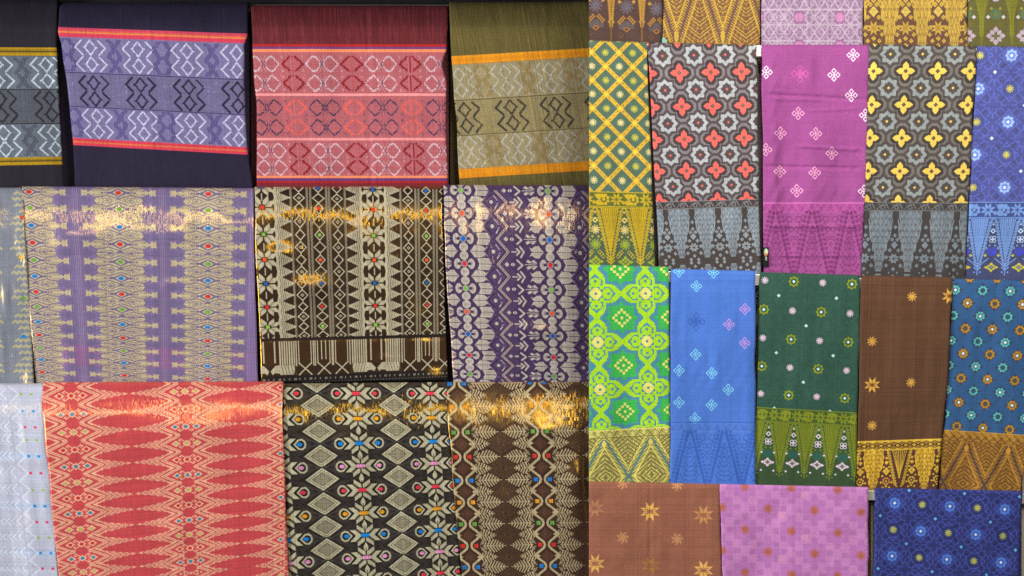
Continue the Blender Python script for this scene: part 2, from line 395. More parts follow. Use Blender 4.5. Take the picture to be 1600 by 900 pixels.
def p_plum():
    W, H = 330, 312
    pl = (64, 46, 84); sv = (184, 176, 162); c = Canvas(W, H, pl); c.m[:] = .35
    X, Y = c.grid(); c.fill((tri((X + Y) / 4.2) > .8) * .16, (120, 92, 120)); 
    rows = [8, 43, 82, 121, 159.5, 196.5, 232, 266, 297, 330]
    jc = [(120, 168, 74), (226, 96, 50), (32, 96, 184), (204, 44, 44), (124, 172, 80), (226, 90, 44), (30, 90, 176), (206, 40, 50), (110, 158, 70), (220, 90, 40)]
    for ax in (-108, 29, 165, 301):
        for i, y in enumerate(rows):
            p = (rows[i + 1] - y) if i < 9 else 33; q = p / 38.0
            c.at(ax, y, 1, q)
            for s in (1, -1):                                      # silver leaves both sides
                c.at(ax, y, s, q)
                if s == 1:
                    c.poly([(20, -8.5), (25, -9), (39, -9), (44, 0), (39, 9), (25, 9), (20, 8.5), (24, 0)], sv, .5)
                    c.line([(26, 0), (43, 0)], 1.1, pl)
                    for k in range(8): c.line([(26 + k * 2, -7), (26 + k * 2, -2)], .7, (140, 128, 126)); c.line([(26 + k * 2, 2), (26 + k * 2, 7)], .7, (140, 128, 126))
                else:
                    for r in (-1, 1):
                        c.poly([(20, 2 * r), (26, 8 * r), (30, 5 * r), (36, 8 * r), (38, 4 * r), (33, 2 * r)], sv, .5)
                        c.line([(27, 4 * r), (31, 3 * r)], 1, pl)
                    c.line([(22, 0), (40, 0)], 1.2, sv, .5)
                c.at(ax, y + p / 2, s, q)
                L = 38 if s == 1 else 33
                for r in (-1, 1):
                    c.poly([(9.5, 0), (17, 8.5 * r), (22, 9.5 * r), (L - 9, 8.5 * r), (L - 4, 5 * r), (L, 8 * r), (L - 4, 1 * r), (L - 8, 0)], sv, .5)
                    c.line([(20, 6 * r), (L - 8, 5 * r)], .8, (150, 138, 136)); c.line([(16, 3 * r), (L - 6, 3 * r)], .7, (150, 138, 136))
                    c.line([(11, 0), (18, 9.5 * r)], 1.4, sv, .8)
                c.line([(12, 0), (L - 6, 0)], 1, pl)
            c.at(ax, y, 1, q)
            for s in (1, -1):
                c.ell(s * 11, 0, 5.6, 8.2, sv, .4); c.ell(s * 11.5, 0, 1.1, 4, (140, 128, 140)); c.ell(s * 8, 0, 2.6, 2.4, pl)
                c.ell(0, s * 12.6, 6.9, 6.9, sv, .4); 
                for k in (-2.4, 0, 2.4): c.rect(k - .5, s * 12.6 - 2.5, k + .5, s * 12.6 + 2.5, (142, 130, 140))
            c.ell(0, 0, 5.2, 5.6, (150, 148, 150), .2); c.ell(0, 0, 3.5, 4, jc[i], 0)
            # middle column: concentric diamonds, zigzag, small darts
            c.at(ax, y + p / 2, 1, q)
            for k, rr in enumerate((15, 11, 7.5)): c.dia(47, 0, rr, rr * 1.15, (92, 72, 112) if k != 1 else (46, 34, 66), ring=1.2)
            c.ell(47, 0, 3, 3.2, sv, .5); c.line([(51, -10), (56.5, -3)], 2, sv, .5); c.line([(57, 2), (53, 10)], 2, sv, .5)
            c.at(ax, y, 1, q)
            for o in (0, 3.0): c.line([(52 + o, 0), (69 + o, 19), (52 + o, 38)], 1.4, (184, 166, 150), .9)
            c.line([(44 - 4, 0), (60, 19), (40, 38)], .8, (96, 76, 116))
            for o in (8, 12, 16): c.line([(52 + o, 0), (69 + o, 19), (52 + o, 38)], .8, (98, 80, 116))
            c.dia(67.5, 0, 3.8, 4, sv, .4); c.ell(77, 0, 3.4, 2.6, sv, .4); c.rect(76.5, -2, 77.5, 2, pl)
            c.line([(84, -6.5), (92, 1), (85, 7)], 3, sv, .4)
            c.at(ax, y + p / 2, 1, q)
            c.line([(76, 0), (83, 0)], 2, sv, .4); c.line([(84, -4.5), (88.5, 0), (84, 4.5)], 3, sv, .4); c.line([(89, -8), (95, 0), (90, 8)], 3, sv, .4)
            c.poly([(100, -2), (104, -7), (104, 7), (100, 2)], pl)
    c.at(); grain(c, .06, .05, .03, 10); return c

# ---- bottom left row
def p_white():
    W, H = 110, 315
    c = Canvas(W, H, (190, 194, 212)); c.m[:] = .5; wh = (208, 212, 226); ld = (176, 180, 200)
    ys = [22, 48, 73, 93, 118, 144, 170, 195, 220, 244, 268, 292, 316]
    for y in (118, 195, 268): c.rect(-30, y - 5, W + 30, y + 5, (176, 198, 226), a=.6)
    for i, y in enumerate(ys):
        for k in range(6):
            x = 50 - k * 8.5; h = 8 - k * .9
            c.line([(x, y - h), (x - 8, y), (x, y + h)], 2.6, wh, .5); c.line([(x + 3, y - h), (x - 5, y), (x + 3, y + h)], .8, ld)
        c.line([(56, y - 12), (70, y), (56, y + 12)], 2.6, wh, .5); c.line([(50, y - 12), (64, y), (50, y + 12)], 1.2, ld)
        col = [(150, 186, 96), (40, 140, 208), (222, 66, 104)][i % 3]
        if i > 2: col = [(150, 186, 96), (24, 136, 214), (222, 56, 96)][(i - 3) % 3]
        for x in (73.5, 89.5): c.rect(x - 2.2, y - 1.8, x + 2.2, y + 1.8, col)
    grain(c, .03, .02, .02, 12); return c
def p_coral():
    W, H = 385, 315
    rd = (206, 70, 80); cr = (240, 182, 148); c = Canvas(W, H, rd); c.m[:] = .8
    X, Y = c.grid(); c.fill((tri((X * .5 + Y) / 2.6) > .55) * .14, (236, 120, 96))
    ys = [-4, 21, 48, 75, 101.5, 127, 152, 176, 200.5, 225.5, 249.5, 272.5, 295, 318]
    jc = [(40, 126, 160), (206, 46, 42), (50, 134, 172), (196, 182, 96)]
    order = [3, 1, 2, 3, 1, 2, 3, 1, 2, 3, 1, 2, 3, 1]
    for a, ax in enumerate((46, 223, 400, -131)):
        dy = 0
        for i, y in enumerate(ys + [342]):
            p = 24.8; q = 1.0; y = y + dy; 
            j = jc[order[(i - (1 if a == 1 else 0)) % 14]]
            for s in (1, -1):
                c.at(ax, y, s, q)
                c.line([(12.5, -12.5), (41, 0), (12.5, 12.5)], 4.6, cr, .6); c.line([(11.5, -12.5), (40, 0), (11.5, 12.5)], .7, (204, 92, 84))
                c.line([(24, -12.5), (52, 0), (24, 12.5)], 3.6, cr, .6); c.line([(18.5, -12.5), (47, 0), (18.5, 12.5)], 1.4, rd)
                c.line([(20.6, -12.5), (49, 0), (20.6, 12.5)], .7, (196, 86, 82))
                for k in range(5):
                    x0 = 47 + k * 8.4; h = (8.6, 6.8, 4.8, 3.2, 1.8)[k]
                    c.poly([(x0 - h * 1.5 - 3, -h), (x0 - h * 1.1 + 3, -h), (x0 + 6.4, 0), (x0 - h * 1.1 + 3, h), (x0 - h * 1.5 - 3, h), (x0 - 1, 0)], cr, .6)
                    c.line([(x0 - h * 1.5 - 3, -h), (x0 - 1, 0), (x0 - h * 1.5 - 3, h)], 1.1, rd)
                    if k < 4: c.line([(x0 - h * 1.3, -h), (x0 + 2.4, 0), (x0 - h * 1.3, h)], .7, (206, 116, 100))
                c.dia(17.5, 0, 10, 6.4, rd); c.dia(17.5, 0, 8, 5.2, cr, .6); c.ell(17.5, 0, 3, 2.4, j)
                for r in (-1, 1):
                    c.line([(3, 2.6 * r), (9.5, 7.2 * r), (13, 5 * r), (9.6, 3.6 * r)], 1.6, cr, .6)
            c.at(ax, y); c.dia(0, 0, 7.5, 5.6, cr, .6); c.ell(0, 0, 3.2, 2.6, j)
    c.at(); grain(c, .045, .03, .03, 13); return c
def p_blackstar():
    W, H = 275, 315
    bk = (21, 20, 25); cr = (180, 174, 142); c = Canvas(W, H, bk); c.m[:] = .6
    jc = [(216, 54, 74), (222, 150, 24), (14, 128, 206), (222, 142, 186)]
    ys = [17, 56, 94, 129.5, 167, 203, 238, 273, 308, 343]
    for ax in (-3, 114.5, 231.5):
        for i, y in enumerate([-20] + ys):
            col = jc[(i - 1) % 4]
            for s in (1, -1):
                c.at(ax + 58.5, y + 18.5, s, 1)
                for k in range(7): c.line([(2, -19 - k * .3 + 0), (33 + k * 4.2, 0), (2, 19)], .9, (78, 74, 70), a=.75) if k % 2 else None
                c.at(ax, y, s, 1)
                for k in range(4): c.line([(20 + k * 5, -17), (39 + k * 2, 0), (20 + k * 5, 17)], .8, (84, 80, 74), a=.7)
                c.ell(37, 0, 4, 4, tuple(int(.35 * v + 30) for v in col), a=.4)
            c.at(ax + 58.5, y + 18.5)
            c.dia(0, 0, 28.5, 20, (24, 22, 26), .6); c.dia(0, 0, 25.5, 17.8, cr, .1); c.dia(0, 0, 20, 14, (92, 86, 68), ring=.9); c.dia(0, 0, 15.2, 10.6, (88, 82, 64), ring=.9)
            w = c.win(ax + 58.5 - 15, y + 18.5 - 11, ax + 58.5 + 15, y + 18.5 + 11)
            if w:
                sj, si, gx, gy = w; gx2, gy2 = gx - ax - 58.5, gy - y - 18.5
                ins = (np.abs(gx2) / 14.5 + np.abs(gy2) / 10 < 1)
                h = ((tri((gx2 + gy2 * 1.4) / 3.0) > .6) | (tri((gx2 - gy2 * 1.4) / 3.0) > .6)) & ins
                v = c.rgb[sj, si]; v[h] = np.array((96, 90, 72)) / 255.
            for s in (1, -1):
                for r in (1, -1):
                    c.at(ax, y, s, r)
                    c.poly([(.8, -3.5), (1.2, -9.5), (12.5, -17), (12.5, -10.5), (5, -4.5)], cr, .1)
                    c.poly([(6, -1), (15.5, -9.3), (25.5, -9.3), (14.5, 0), (6, 0)], cr, .1)
                    c.line([(5.5, -4.6), (13, -11.3)], .8, (110, 104, 84)); c.line([(7.5, -4.4), (14, -10)], .9, (110, 104, 84))
                    c.line([(21, 0), (27, -6.6), (32, -7.4), (36, -4.2), (37, 0)], 2.7, cr, .1)
                    c.line([(16, -1), (25, -9.4)], 1.1, bk)
                c.at(ax, y, s, 1); c.ell(28.7, 0, 3.8, 3.1, col, 0); c.poly([(25, -2), (21.5, 0), (25, 2)], col, 0, a=.35)
            c.at(ax, y).rect(-6.5, -2.8, 6.5, 2.8, col, 0); c.line([(0, -15), (0, -4)], 1, bk); c.line([(0, 15), (0, 4)], 1, bk)
            c.at(ax, y + 18.5); c.poly([(0, -8), (3.8, -1), (3.6, 3), (0, 8), (-3.6, 3), (-3.8, -1)], cr, .1)
    c.at(); grain(c, .07, .05, .03, 14); return c
def p_brown():
    W, H = 330, 315
    bn = (54, 35, 32); cr = (182, 166, 128); c = Canvas(W, H, bn); c.m[:] = .75
    rows = [10, 45, 84, 122, 158.5, 193, 227.5, 262.5, 297, 332]
    jc = [(34, 120, 196), (226, 150, 40), (98, 158, 70), (206, 50, 42)]
    for ax in (14, 140, 266, 392):
        for i, y in enumerate([-26] + rows):
            col = jc[(i - 1) % 4]; p = 36
            c.at(ax + 63, y + p / 2)
            c.dia(0, 0, 29, 17, (52, 34, 32), .9)
            for k, rr in enumerate((26, 21, 15, 10, 5)): c.dia(0, 0, rr, rr * .62, (108, 84, 62), ring=.8)
            for k in range(6): c.dia(-20 + 8 * k, (k % 2) * 3 - 1, 1, 1, (128, 100, 70))
            c.at(ax, y + p / 2); c.dia(0, 0, 12.5, 11, (74, 46, 40), .9); c.dia(0, 0, 8, 7, (96, 66, 54), ring=.8); c.dia(0, 0, 3, 3, (110, 80, 62), ring=.8)
            for s in (1, -1):
                c.at(ax, y, s, 1)                                   # leaf plume at the jewel row
                for k in range(7):
                    x0 = 24 + k * 4.8; h = (5.5, 8.6, 10, 9, 7, 5, 2.6)[k]
                    c.line([(x0 + h * .6, -h), (x0, 0), (x0 + h * .6, h)], 2.3, cr, .5)
                c.line([(22, 0), (60, 0)], 1.5, cr, .5); 
                for r in (1, -1):
                    c.poly([(17, 1 * r), (20, 7 * r), (26, 12 * r), (24, 4 * r)], cr, .5); c.line([(19, 3 * r), (24, 8 * r)], .8, bn)
                c.line([(20, -17), (14, -12), (4.5, -4.5), (3.2, 0), (4.5, 4.5), (14, 12), (20, 17)], 3.7, cr, .3)
                c.rect(7.5, -3.2, 14.5, 3.2, col, 0); c.poly([(14.5, -4.5), (17, -2), (17, 2), (14.5, 4.5)], (44, 30, 30))
                c.at(ax, y + p / 2, s, 1)                            # plume between
                for k in range(6):
                    x0 = 18 + k * 4.4; h = (6, 8.6, 8, 6.2, 4.2, 2.4)[k]
                    c.line([(x0 + h * .5, -h), (x0, 0), (x0 + h * .5, h)], 2.3, cr, .5)
                c.line([(12, 0), (45, 0)], 1.3, cr, .5); c.poly([(11, 0), (17, -4), (19, 0), (17, 4)], cr, .5)
                c.line([(20, -6), (24, 0), (20, 6)], .9, (120, 100, 76)); c.dia(33, 0, 2, 2, bn)
    c.at(); grain(c, .08, .06, .03, 15); return c

# ---- songket-like end borders of the right hand cloths
def b_floral(c, y0, y1, bg, fg, per=43.0, x0=8.0):
    c.rect(-30, y0, 999, y1, bg); h = (y1 - y0)
    c.rect(-30, y0, 999, y0 + 1.3, fg); c.rect(-30, y1 - 3.4, 999, y1 - 2.2, fg); c.rect(-30, y1 - 1.4, 999, y1 - .2, fg)
    cy = (y0 + y1 - 2) / 2; r = h * .36
    for k in range(-1, 6):
        x = x0 + k * per
        petals8(c, x, cy, r * 1.1, fg, None, pr=.25); c.ell(x, cy, r * .26, r * .26, fg)
        star8(c, x + r * 2.15, cy, r * 1.25, fg); petals8(c, x + r * 2.15, cy, r * 1.2, fg, None, pr=.13)
        xx = x + r * 4.1
        for q in (-1, 1): c.ell(xx, cy + q * r * .55, r * .55, r * .42, fg); c.ell(xx + r * .8 * q, cy - q * r * .5, r * .3, r * .3, fg)
        c.line([(xx - r * .7, cy - r * .9), (xx + r * .7, cy + r * .9)], 1.4, fg)
def b_rebung(c, y0, y1, bg, fg, xs, hw, big=None, mid=None, small=None, kind='pin'):
    c.rect(-30, y0, 999, y1 + 20, bg); H = y1 - y0; dk = tuple(int(v * .62 + bg[i] * .2) for i, v in enumerate(fg))
    for x in xs:
        c.at(x, y0)
        c.poly([(-hw * .62, 0), (hw * .62, 0), (0, H * .8)], dk)
        for k in range(-4, 5):
            t = k / 4.5
            for j in range(14):
                v0, v1 = j * H * .056, j * H * .056 + H * .045
                def px(v): return k * hw * .145 * (1 - v / (H * .8))
                if v1 < H * .78 * (1 - abs(t) * .1): c.line([(px(v0), v0), (px(v1), v1)], max(.7, hw * .085 * (1 - v0 / H)), fg)
        n = 17
        for j in range(n):
            v = j * H / n * .92; w = hw * .62 * (1 - v / (H * .84)); w = max(w, 1.0)
            L = hw * .34 * (1 - j / n * .5)
            for s in (-1, 1): c.line([(s * (w + L * .15), v + L * .75), (s * (w + L), v - L * .1)], max(.9, hw * .1), fg)
        c.line([(0, H * .72), (0, H)], 1.6, fg); c.dia(0, H * .84, 2.6, 4, fg)
        for s in (-1, 1): c.dia(s * 4.5, H * .95, 1.8, 1.8, fg)
    c.at()
def b_gapmotifs(c, xs, y0, H, cols, kind):
    """cols: tip, ring, wheel, dots, big"""
    for x in xs:
        c.at(x, y0)
        c.dia(0, H * .07, 2.0, 2.0, cols[0]); c.dia(0, H * .20, 3.4, 3.4, cols[1], ring=1.8)
        if kind == 'pin': pinwheel(c.at(x, y0), 0, H * .36, H * .075, cols[2], 10)
        else:
            for dx in (-1, 1):
                for dy in (-1, 1): c.ell(dx * 2.7, H * .36 + dy * 2.7, 2.3, 2.3, cols[2], ring=1.3)
            c.ell(0, H * .36, 1.2, 1.2, cols[2])
        for s in (-1, 1):
            c.dia(s * 4.5, H * .48, 2.1, 2.1, cols[3]); c.dia(s * 9, H * .53, 2.1, 2.1, cols[3])
        if kind == 'pin': pinwheel(c.at(x, y0), 0, H * .61, H * .085, cols[4], 10)
        else: c.ell(0, H * .60, H * .1, H * .085, cols[5]); 
        for s in (-1, 1):
            if kind == 'pin':
                for k in range(3): c.dia(s * (6 + 2.5 * k), H * (.74 + .035 * k), 3, 3, cols[3], ring=1.0)
            elif kind == 'blue':
                c.dia(s * 10.5, H * .67, 2.8, 2.8, (196, 190, 80))
                for k in range(4): c.line([(s * (5 + k * 2.4), H * (.72 + k * .025)), (s * (9 + k * 2.4), H * (.77 + k * .02))], 1.2, cols[3])
            else: c.dia(s * 10.5, H * .58, 2.2, 2.2, cols[2]); c.dia(s * 10.5, H * .95, 2.2, 2.2, cols[2])
        yb = H * (.90 if kind != 'white' else .78)
        ax, ay = (12, 8) if kind != 'pin' else (12, 9.5)
        for k in range(8):
            t = k * math.pi / 4; r = 1.0 if k % 2 == 0 else .66
            cx, cy = math.cos(t) * ax * .66 * r, yb + math.sin(t) * ay * .66 * r
            tx, ty = math.cos(t) * ax * r, yb + math.sin(t) * ay * r
            nx, ny = -math.sin(t) * 3.1, math.cos(t) * 2.6
            c.poly([(cx * .42, yb + (cy - yb) * .42), (cx + nx, cy + ny), (tx, ty), (cx - nx, cy - ny)], cols[4])
        c.ell(0, yb, 1.6, 1.4, cols[3])
    c.at()
def b_panel(c, y0, y1, bg, fg, xs, hw, gaps, dmd, seed=1):
    """tapering panels filled with curling leaves"""
    c.rect(-30, y0, 999, y1 + 20, bg); H = y1 - y0; r = random.Random(seed)
    dk = tuple(int(fg[i] * .55 + bg[i] * .45) for i in range(3))
    for x in xs:
        c.at(x, y0)
        L = [(-hw, 0), (-hw * .98, H * .10), (-hw * .86, H * .16), (-hw * .9, H * .28), (-hw * .76, H * .33), (-hw * .78, H * .42), (-hw * .6, H * .5), (-hw * .6, H * .6), (-hw * .42, H * .7), (-hw * .36, H * .84), (-hw * .24, H * 1.02)]
        c.poly(L + [(-a, b) for a, b in L[::-1]], fg)
        for s in (-1, 1):
            c.line([(s * hw * .98, H * .18), (s * hw * .9, H * .34), (s * hw * .82, H * .46)], 2.2, fg)
            c.line([(s * hw * .62, H * .5), (s * hw * .58, H * .66)], 2, fg)
            for k, (fx, ph) in enumerate(((.14, 0), (.36, .5), (.6, .2), (.84, .7))):
                pts = []
                for j in range(40):
                    v = j / 39.0; wv = (1 - .72 * v) if v > .3 else (1 - .3 * v)
                    xx = hw * fx * wv + math.sin((v * 7 + ph) * 2 * math.pi) * (1.3 - .5 * v)
                    pts.append((s * xx, H * v))
                    if j % 4 == 1 and v < .95: c.ell(s * (xx + 1.9 * (1 - v * .5)), H * v, 1.0, 1.9, dk)
                if k == 3: pts = pts[:14]
                c.line(pts, .9, dk)
            for (a0, b0) in ((.98, .16), (.9, .30), (.72, .46), (.56, .62), (.4, .78)):
                c.line([(s * hw * a0 * .9, H * (b0 - .06)), (s * hw * (a0 + .06), H * b0), (s * hw * a0 * .95, H * (b0 + .06))], 1.6, fg)
    for x in gaps:
        c.at(x, y0); D = H
        for (gx, gy) in ((0, .27), (0, .41), (-4.2, .48), (4.2, .48), (-7, .66), (7, .66), (-12, .78), (12, .78), (-11.5, .92), (11.5, .92), (0, .98), (-6.5, 1.06), (6.5, 1.06)):
            c.dia(gx, gy * D, 3.3, 3.6, dmd); c.dia(gx, gy * D, .9, .9, bg)
        for (gx, gy) in ((-2.7, .57), (2.7, .57), (0, .535), (0, .605)): c.dia(gx, gy * D, 2.8, 3, dmd)
        star8(c, 0, D * .80, 9.5, dmd)
        for k in range(8): c.dia(math.cos(k * math.pi / 4 + .39) * 5.5, D * .80 + math.sin(k * math.pi / 4 + .39) * 5.5, 2.3, 2.3, dmd)
    c.at()
def b_vee(c, y0, y1, bg, fg, alt, xs, per, flip=False, core=(220, 190, 90)):
    """slanting hooked ladders that meet in points"""
    c.rect(-30, y0, 999, y1 + 20, fg); H = y1 - y0
    X, Y = c.grid(); V = (Y - y0); ins = (V >= 0)
    for x in xs:
        u = np.abs(X - x)
        rng = ins & (u <= per / 2 + .5)
        vv = V if not flip else H - V
        a = u - vv * (per / 2) / (H * 1.05)                        # distance across the slanting ladder
        hook = (tri((Y * .95 - u * .8) / 4.6) > .52) & (tri(a / 8.0) > .26)
        c.fill((rng & hook).astype(np.float32) * .95, bg)
        stub = (tri((Y * .95 + u * .9) / 4.6) > .66) & (tri(a / 4.0 + .3) > .62)
        c.fill((rng & stub).astype(np.float32) * .7, bg)
        rail = (np.abs(a + 9.5) < .9) | (np.abs(a - 8.5) < .9)
        c.fill((rng & rail).astype(np.float32), tuple(min(255, int(v * 1.06)) for v in fg))
        band = (np.abs(a) < 1.9 + .8 * (tri(Y / 5) > .5)) & (vv > H * .04)
        c.fill((rng & band).astype(np.float32) * .85, alt)
        inner = a < -10.5                                            # chevrons under the apex
        ch = (tri((Y * (1 if not flip else 1) + u * (-.8 if not flip else .8)) / 7.0) > .56) & inner
        c.fill((rng & ch).astype(np.float32) * .9, bg)
        outer = a > 9.5
        ch = (tri((Y + u * .75 * (1 if not flip else -1)) / 6.5) > .56) & outer
        c.fill((rng & ch).astype(np.float32) * .9, bg)
        c.at(x, y0 + (H * .14 if not flip else H * .86)); c.poly([(0, -H * .1), (4, 0), (2.5, H * .08), (0, H * .12), (-2.5, H * .08), (-4, 0)], core)
    c.at()
def b_curl(c, y0, y1, bg, fg, per=19.0, x0=4.0, w=1.1):
    c.rect(-30, y0, 999, y1, bg); c.rect(-30, y0, 999, y0 + 1.2, fg); c.rect(-30, y1 - 1.4, 999, y1, fg)
    h = y1 - y0; cy = (y0 + y1) / 2
    for k in range(-1, 16):
        x = x0 + k * per
        s = 1 if k % 2 else -1
        for q in (-1, 1):
            c.line([(x, cy + s * h * .36), (x + q * per * .32, cy), (x + q * per * .42, cy - s * h * .22), (x + q * per * .25, cy - s * h * .3), (x + q * per * .16, cy - s * h * .12)], w, fg)
        c.line([(x + per * .36, cy - h * .38), (x + per * .64, cy + h * .38)], w, fg, a=.8); c.line([(x + per * .64, cy - h * .38), (x + per * .36, cy + h * .38)], w, fg, a=.8)
def b_leafrope(c, y0, y1, bg, fg, per=21.0, x0=4.0):
    c.rect(-30, y0, 999, y1, bg); c.rect(-30, y0, 999, y0 + 1.1, fg); c.rect(-30, y1 - 1.8, 999, y1 - .6, fg)
    h = y1 - y0; cy = (y0 + y1 - 1) / 2
    for k in range(-1, 16):
        x = x0 + k * per
        c.line([(x, cy + h * .3), (x + per * .3, cy - h * .15), (x + per * .62, cy - h * .26), (x + per * .8, cy + h * .2)], 1.2, fg)
        c.ell(x + per * .42, cy + h * .1, per * .14, h * .2, fg, ring=1.0)
        for j in range(3): c.line([(x + per * (.1 + j * .28), cy - h * .3), (x + per * (.2 + j * .28), cy - h * .05), (x + per * (.3 + j * .28), cy + h * .3)], .9, fg, a=.8)
def b_swirl(c, y0, y1, bg, fg, xs, per):
    """tone-on-tone lattice of slanting garlands with scrolls between"""
    c.rect(-30, y0, 999, y1 + 20, bg); H = y1 - y0
    for x in xs:
        for s in (-1, 1):
            c.at(x, y0, s, 1)
            for k in range(15):
                t = k / 14; px_, py_ = 3 + t * (per * .5 - 6), t * H * 1.02
                c.ell(px_, py_, 2.6, 3.4, fg); c.ell(px_ + 6.5, py_ - 1.5, 1.9, 2.3, fg); c.line([(px_ + 3.4, py_ - 4), (px_ + 4.6, py_ + 1)], .9, fg)
            for k in range(7): c.line([(k * 2.0 + 1, H * (.22 + .1 * k)), (k * 1.4 + 4, H * (.28 + .1 * k)), (k * 1.2, H * (.34 + .1 * k))], 1.1, fg)
        c.at(x, y0)
        for q in range(9):
            v = .2 + q * .09; w = 1.5 + q * 1.5
            c.line([(-w, H * (v + .05)), (-w * .5, H * (v - .005)), (0, H * (v + .03)), (w * .5, H * (v - .005)), (w, H * (v + .05))], 1.1, fg)
            if q % 2: c.dia(0, H * v, 1.5, 2, fg); c.ell(-w - 2, H * v, 1.2, 1.6, fg); c.ell(w + 2, H * v, 1.2, 1.6, fg)
        c.at(x + per / 2, y0)
        for s in (-1, 1):
            for (ex, ey, r) in ((7, .1, 4.4), (4, .26, 3.4), (10, .2, 2.4), (3, .4, 2.6), (14, .07, 3)):
                c.ell(s * ex, H * ey, r, r, fg, ring=1.3); c.line([(s * ex, H * ey + r), (s * (ex + 3), H * ey + r + 3)], 1.2, fg)
        c.dia(0, H * .5, 2.4, 3, fg, ring=1.2); c.dia(0, H * .64, 1.6, 2.4, fg)
    c.at()

# ---- right hand cloths
def p_lattice():
    W, H = 110, 360
    gd = (212, 172, 60); bg = (84, 108, 90)
    c = Canvas(W, H, bg); px, py = 42.6, 44.4
    def cross(u, v): pass
    for i in range(-3, 6):
        for j in range(-1, 7):
            x, y = 2 + i * px, 18 + j * py                          # lattice crossings; lines run both ways between them
            for s in (-1, 1):
                c.line([(x, y - py / 2 * 0), (x + s * px / 2, y + py / 2)], 6.4, gd); c.line([(x + s * px / 2, y + py / 2), (x, y + py)], 6.4, gd)
    for i in range(-3, 6):
        for j in range(-1, 7):
            x, y = 2 + i * px, 18 + j * py
            for s in (-1, 1):
                for (a, b) in (((x, y), (x + s * px / 2, y + py / 2)), ((x + s * px / 2, y + py / 2), (x, y + py))):
                    for t in (.22, .5, .78): c.dia(a[0] + (b[0] - a[0]) * t, a[1] + (b[1] - a[1]) * t, 1.7 if t != .5 else 1.1, 1.7 if t != .5 else 1.1, (150, 128, 50))
                    nx, ny = (b[1] - a[1]), -(b[0] - a[0]); L = math.hypot(nx, ny); nx, ny = nx / L * 1.9, ny / L * 1.9
            c.dia(x, y, 3.6, 3.6, (240, 204, 70)); c.dia(x + px / 2, y + py / 2, 3.6, 3.6, (240, 204, 70))
            pinwheel(c, x + px / 2, y, 5.4, (232, 214, 130) if 0 else (204, 196, 74), 10)
            pinwheel(c, x, y + py / 2, 5.4, (240, 218, 146), 10)
    c.rect(-30, 235, 999, 360, (84, 98, 66))
    b_floral(c, 235, 260, (92, 104, 50), (200, 168, 38), 44.5, 16)
    b_rebung(c, 260, 350, (76, 92, 70), (196, 164, 36), [24.5 - 44, 24.5, 68.5, 112.5], 22)
    b_gapmotifs(c, [2.5, 46.5, 90.5], 260, 88, [(206, 190, 110), (226, 206, 120), (232, 204, 120), (186, 164, 44), (150, 164, 48), (150, 150, 50)], 'pin')
    grain(c, .05, .02, .02, 20); return c
def p_tiles(acc, cols, xs0, ys0, px, py, W, H, yb, sd):
    bg, ring, star, cen = cols
    c = Canvas(W, H, bg)
    nx, ny = int(W / px) + 3, int(H / py) + 3
    dk = tuple(int(v * .82) for v in bg)
    for i in range(-1, nx):
        for j in range(-1, ny):
            x, y = xs0 + i * px, ys0 + j * py
            for dx, dy in ((0, -1), (0, 1), (1, 0), (-1, 0)):
                cx, cy = x + dx * px * .27, y + dy * py * .27
                pts = [(cx + math.cos(t * math.pi / 4 + .39) * 10.6, cy + math.sin(t * math.pi / 4 + .39) * 10.6) for t in range(8)]
                c.poly(pts, ring)
            for dx, dy in ((0, -1), (0, 1), (1, 0), (-1, 0)):
                cx, cy = x + dx * px * .2, y + dy * py * .2
                c.poly([(cx + math.cos(t * math.pi / 4 + .39) * 9.2, cy + math.sin(t * math.pi / 4 + .39) * 9.2) for t in range(8)], dk)
    for i in range(-1, nx):
        for j in range(-1, ny):
            x, y = xs0 + i * px, ys0 + j * py
            for k in range(4):
                t = k * math.pi / 2; ct, st = math.cos(t), math.sin(t)
                def P(u, v): return (x + ct * u - st * v, y + st * u + ct * v)
                c.poly([P(0, 0), P(3, 4.6), P(8.6, 5.0), P(11.6, 3.2), P(15, 0), P(11.6, -3.2), P(8.6, -5.0), P(3, -4.6)], acc)
            c.dia(x, y, 3.7, 3.7, bg); c.dia(x, y, 2.0, 2.0, cen)
            x, y = x + px / 2, y + py / 2
            c.star(x, y, 18.5, 14, 4, bg)
            for k in range(4):
                t = k * math.pi / 2; ct, st = math.cos(t), math.sin(t)
                def P(u, v): return (x + ct * u - st * v, y + st * u + ct * v)
                c.line([P(8.6, -5.2), P(13.6, 0), P(8.6, 5.2)], 4.8, star); c.line([P(8.6, -5.2), P(7.2, -10.6)], 3.0, star); c.line([P(8.6, 5.2), P(7.2, 10.6)], 3.0, star); c.poly([P(14, -2.4), P(17.2, 0), P(14, 2.4)], star)
                c.poly([P(6.6, 6.6), P(12.4, 7.0), P(12.2, 12.2), P(7.0, 12.4)], star)
            c.star(x, y, 9.4, 6.6, 8, bg); c.dia(x, y, 2.5, 2.5, acc)
    return c
def p_coralflower():
    W, H = 178, 360
    c = p_tiles((246, 108, 98), ((86, 77, 78), (132, 124, 126), (178, 182, 184), (150, 120, 90)), 46.5, 48, 49.6, 51.4, W, H, 0, 1)
    bw = (72, 64, 62); fw = (140, 154, 164)
    b_leafrope(c, 253, 267, bw, (140, 142, 146), 22)
    b_panel(c, 267, 352, (74, 66, 62), fw, [-17, 27.5, 72.5, 118.5, 164], 17.5, [5, 50, 95.5, 142], (148, 158, 164), 3)
    grain(c, .06, .02, .02, 21); return c
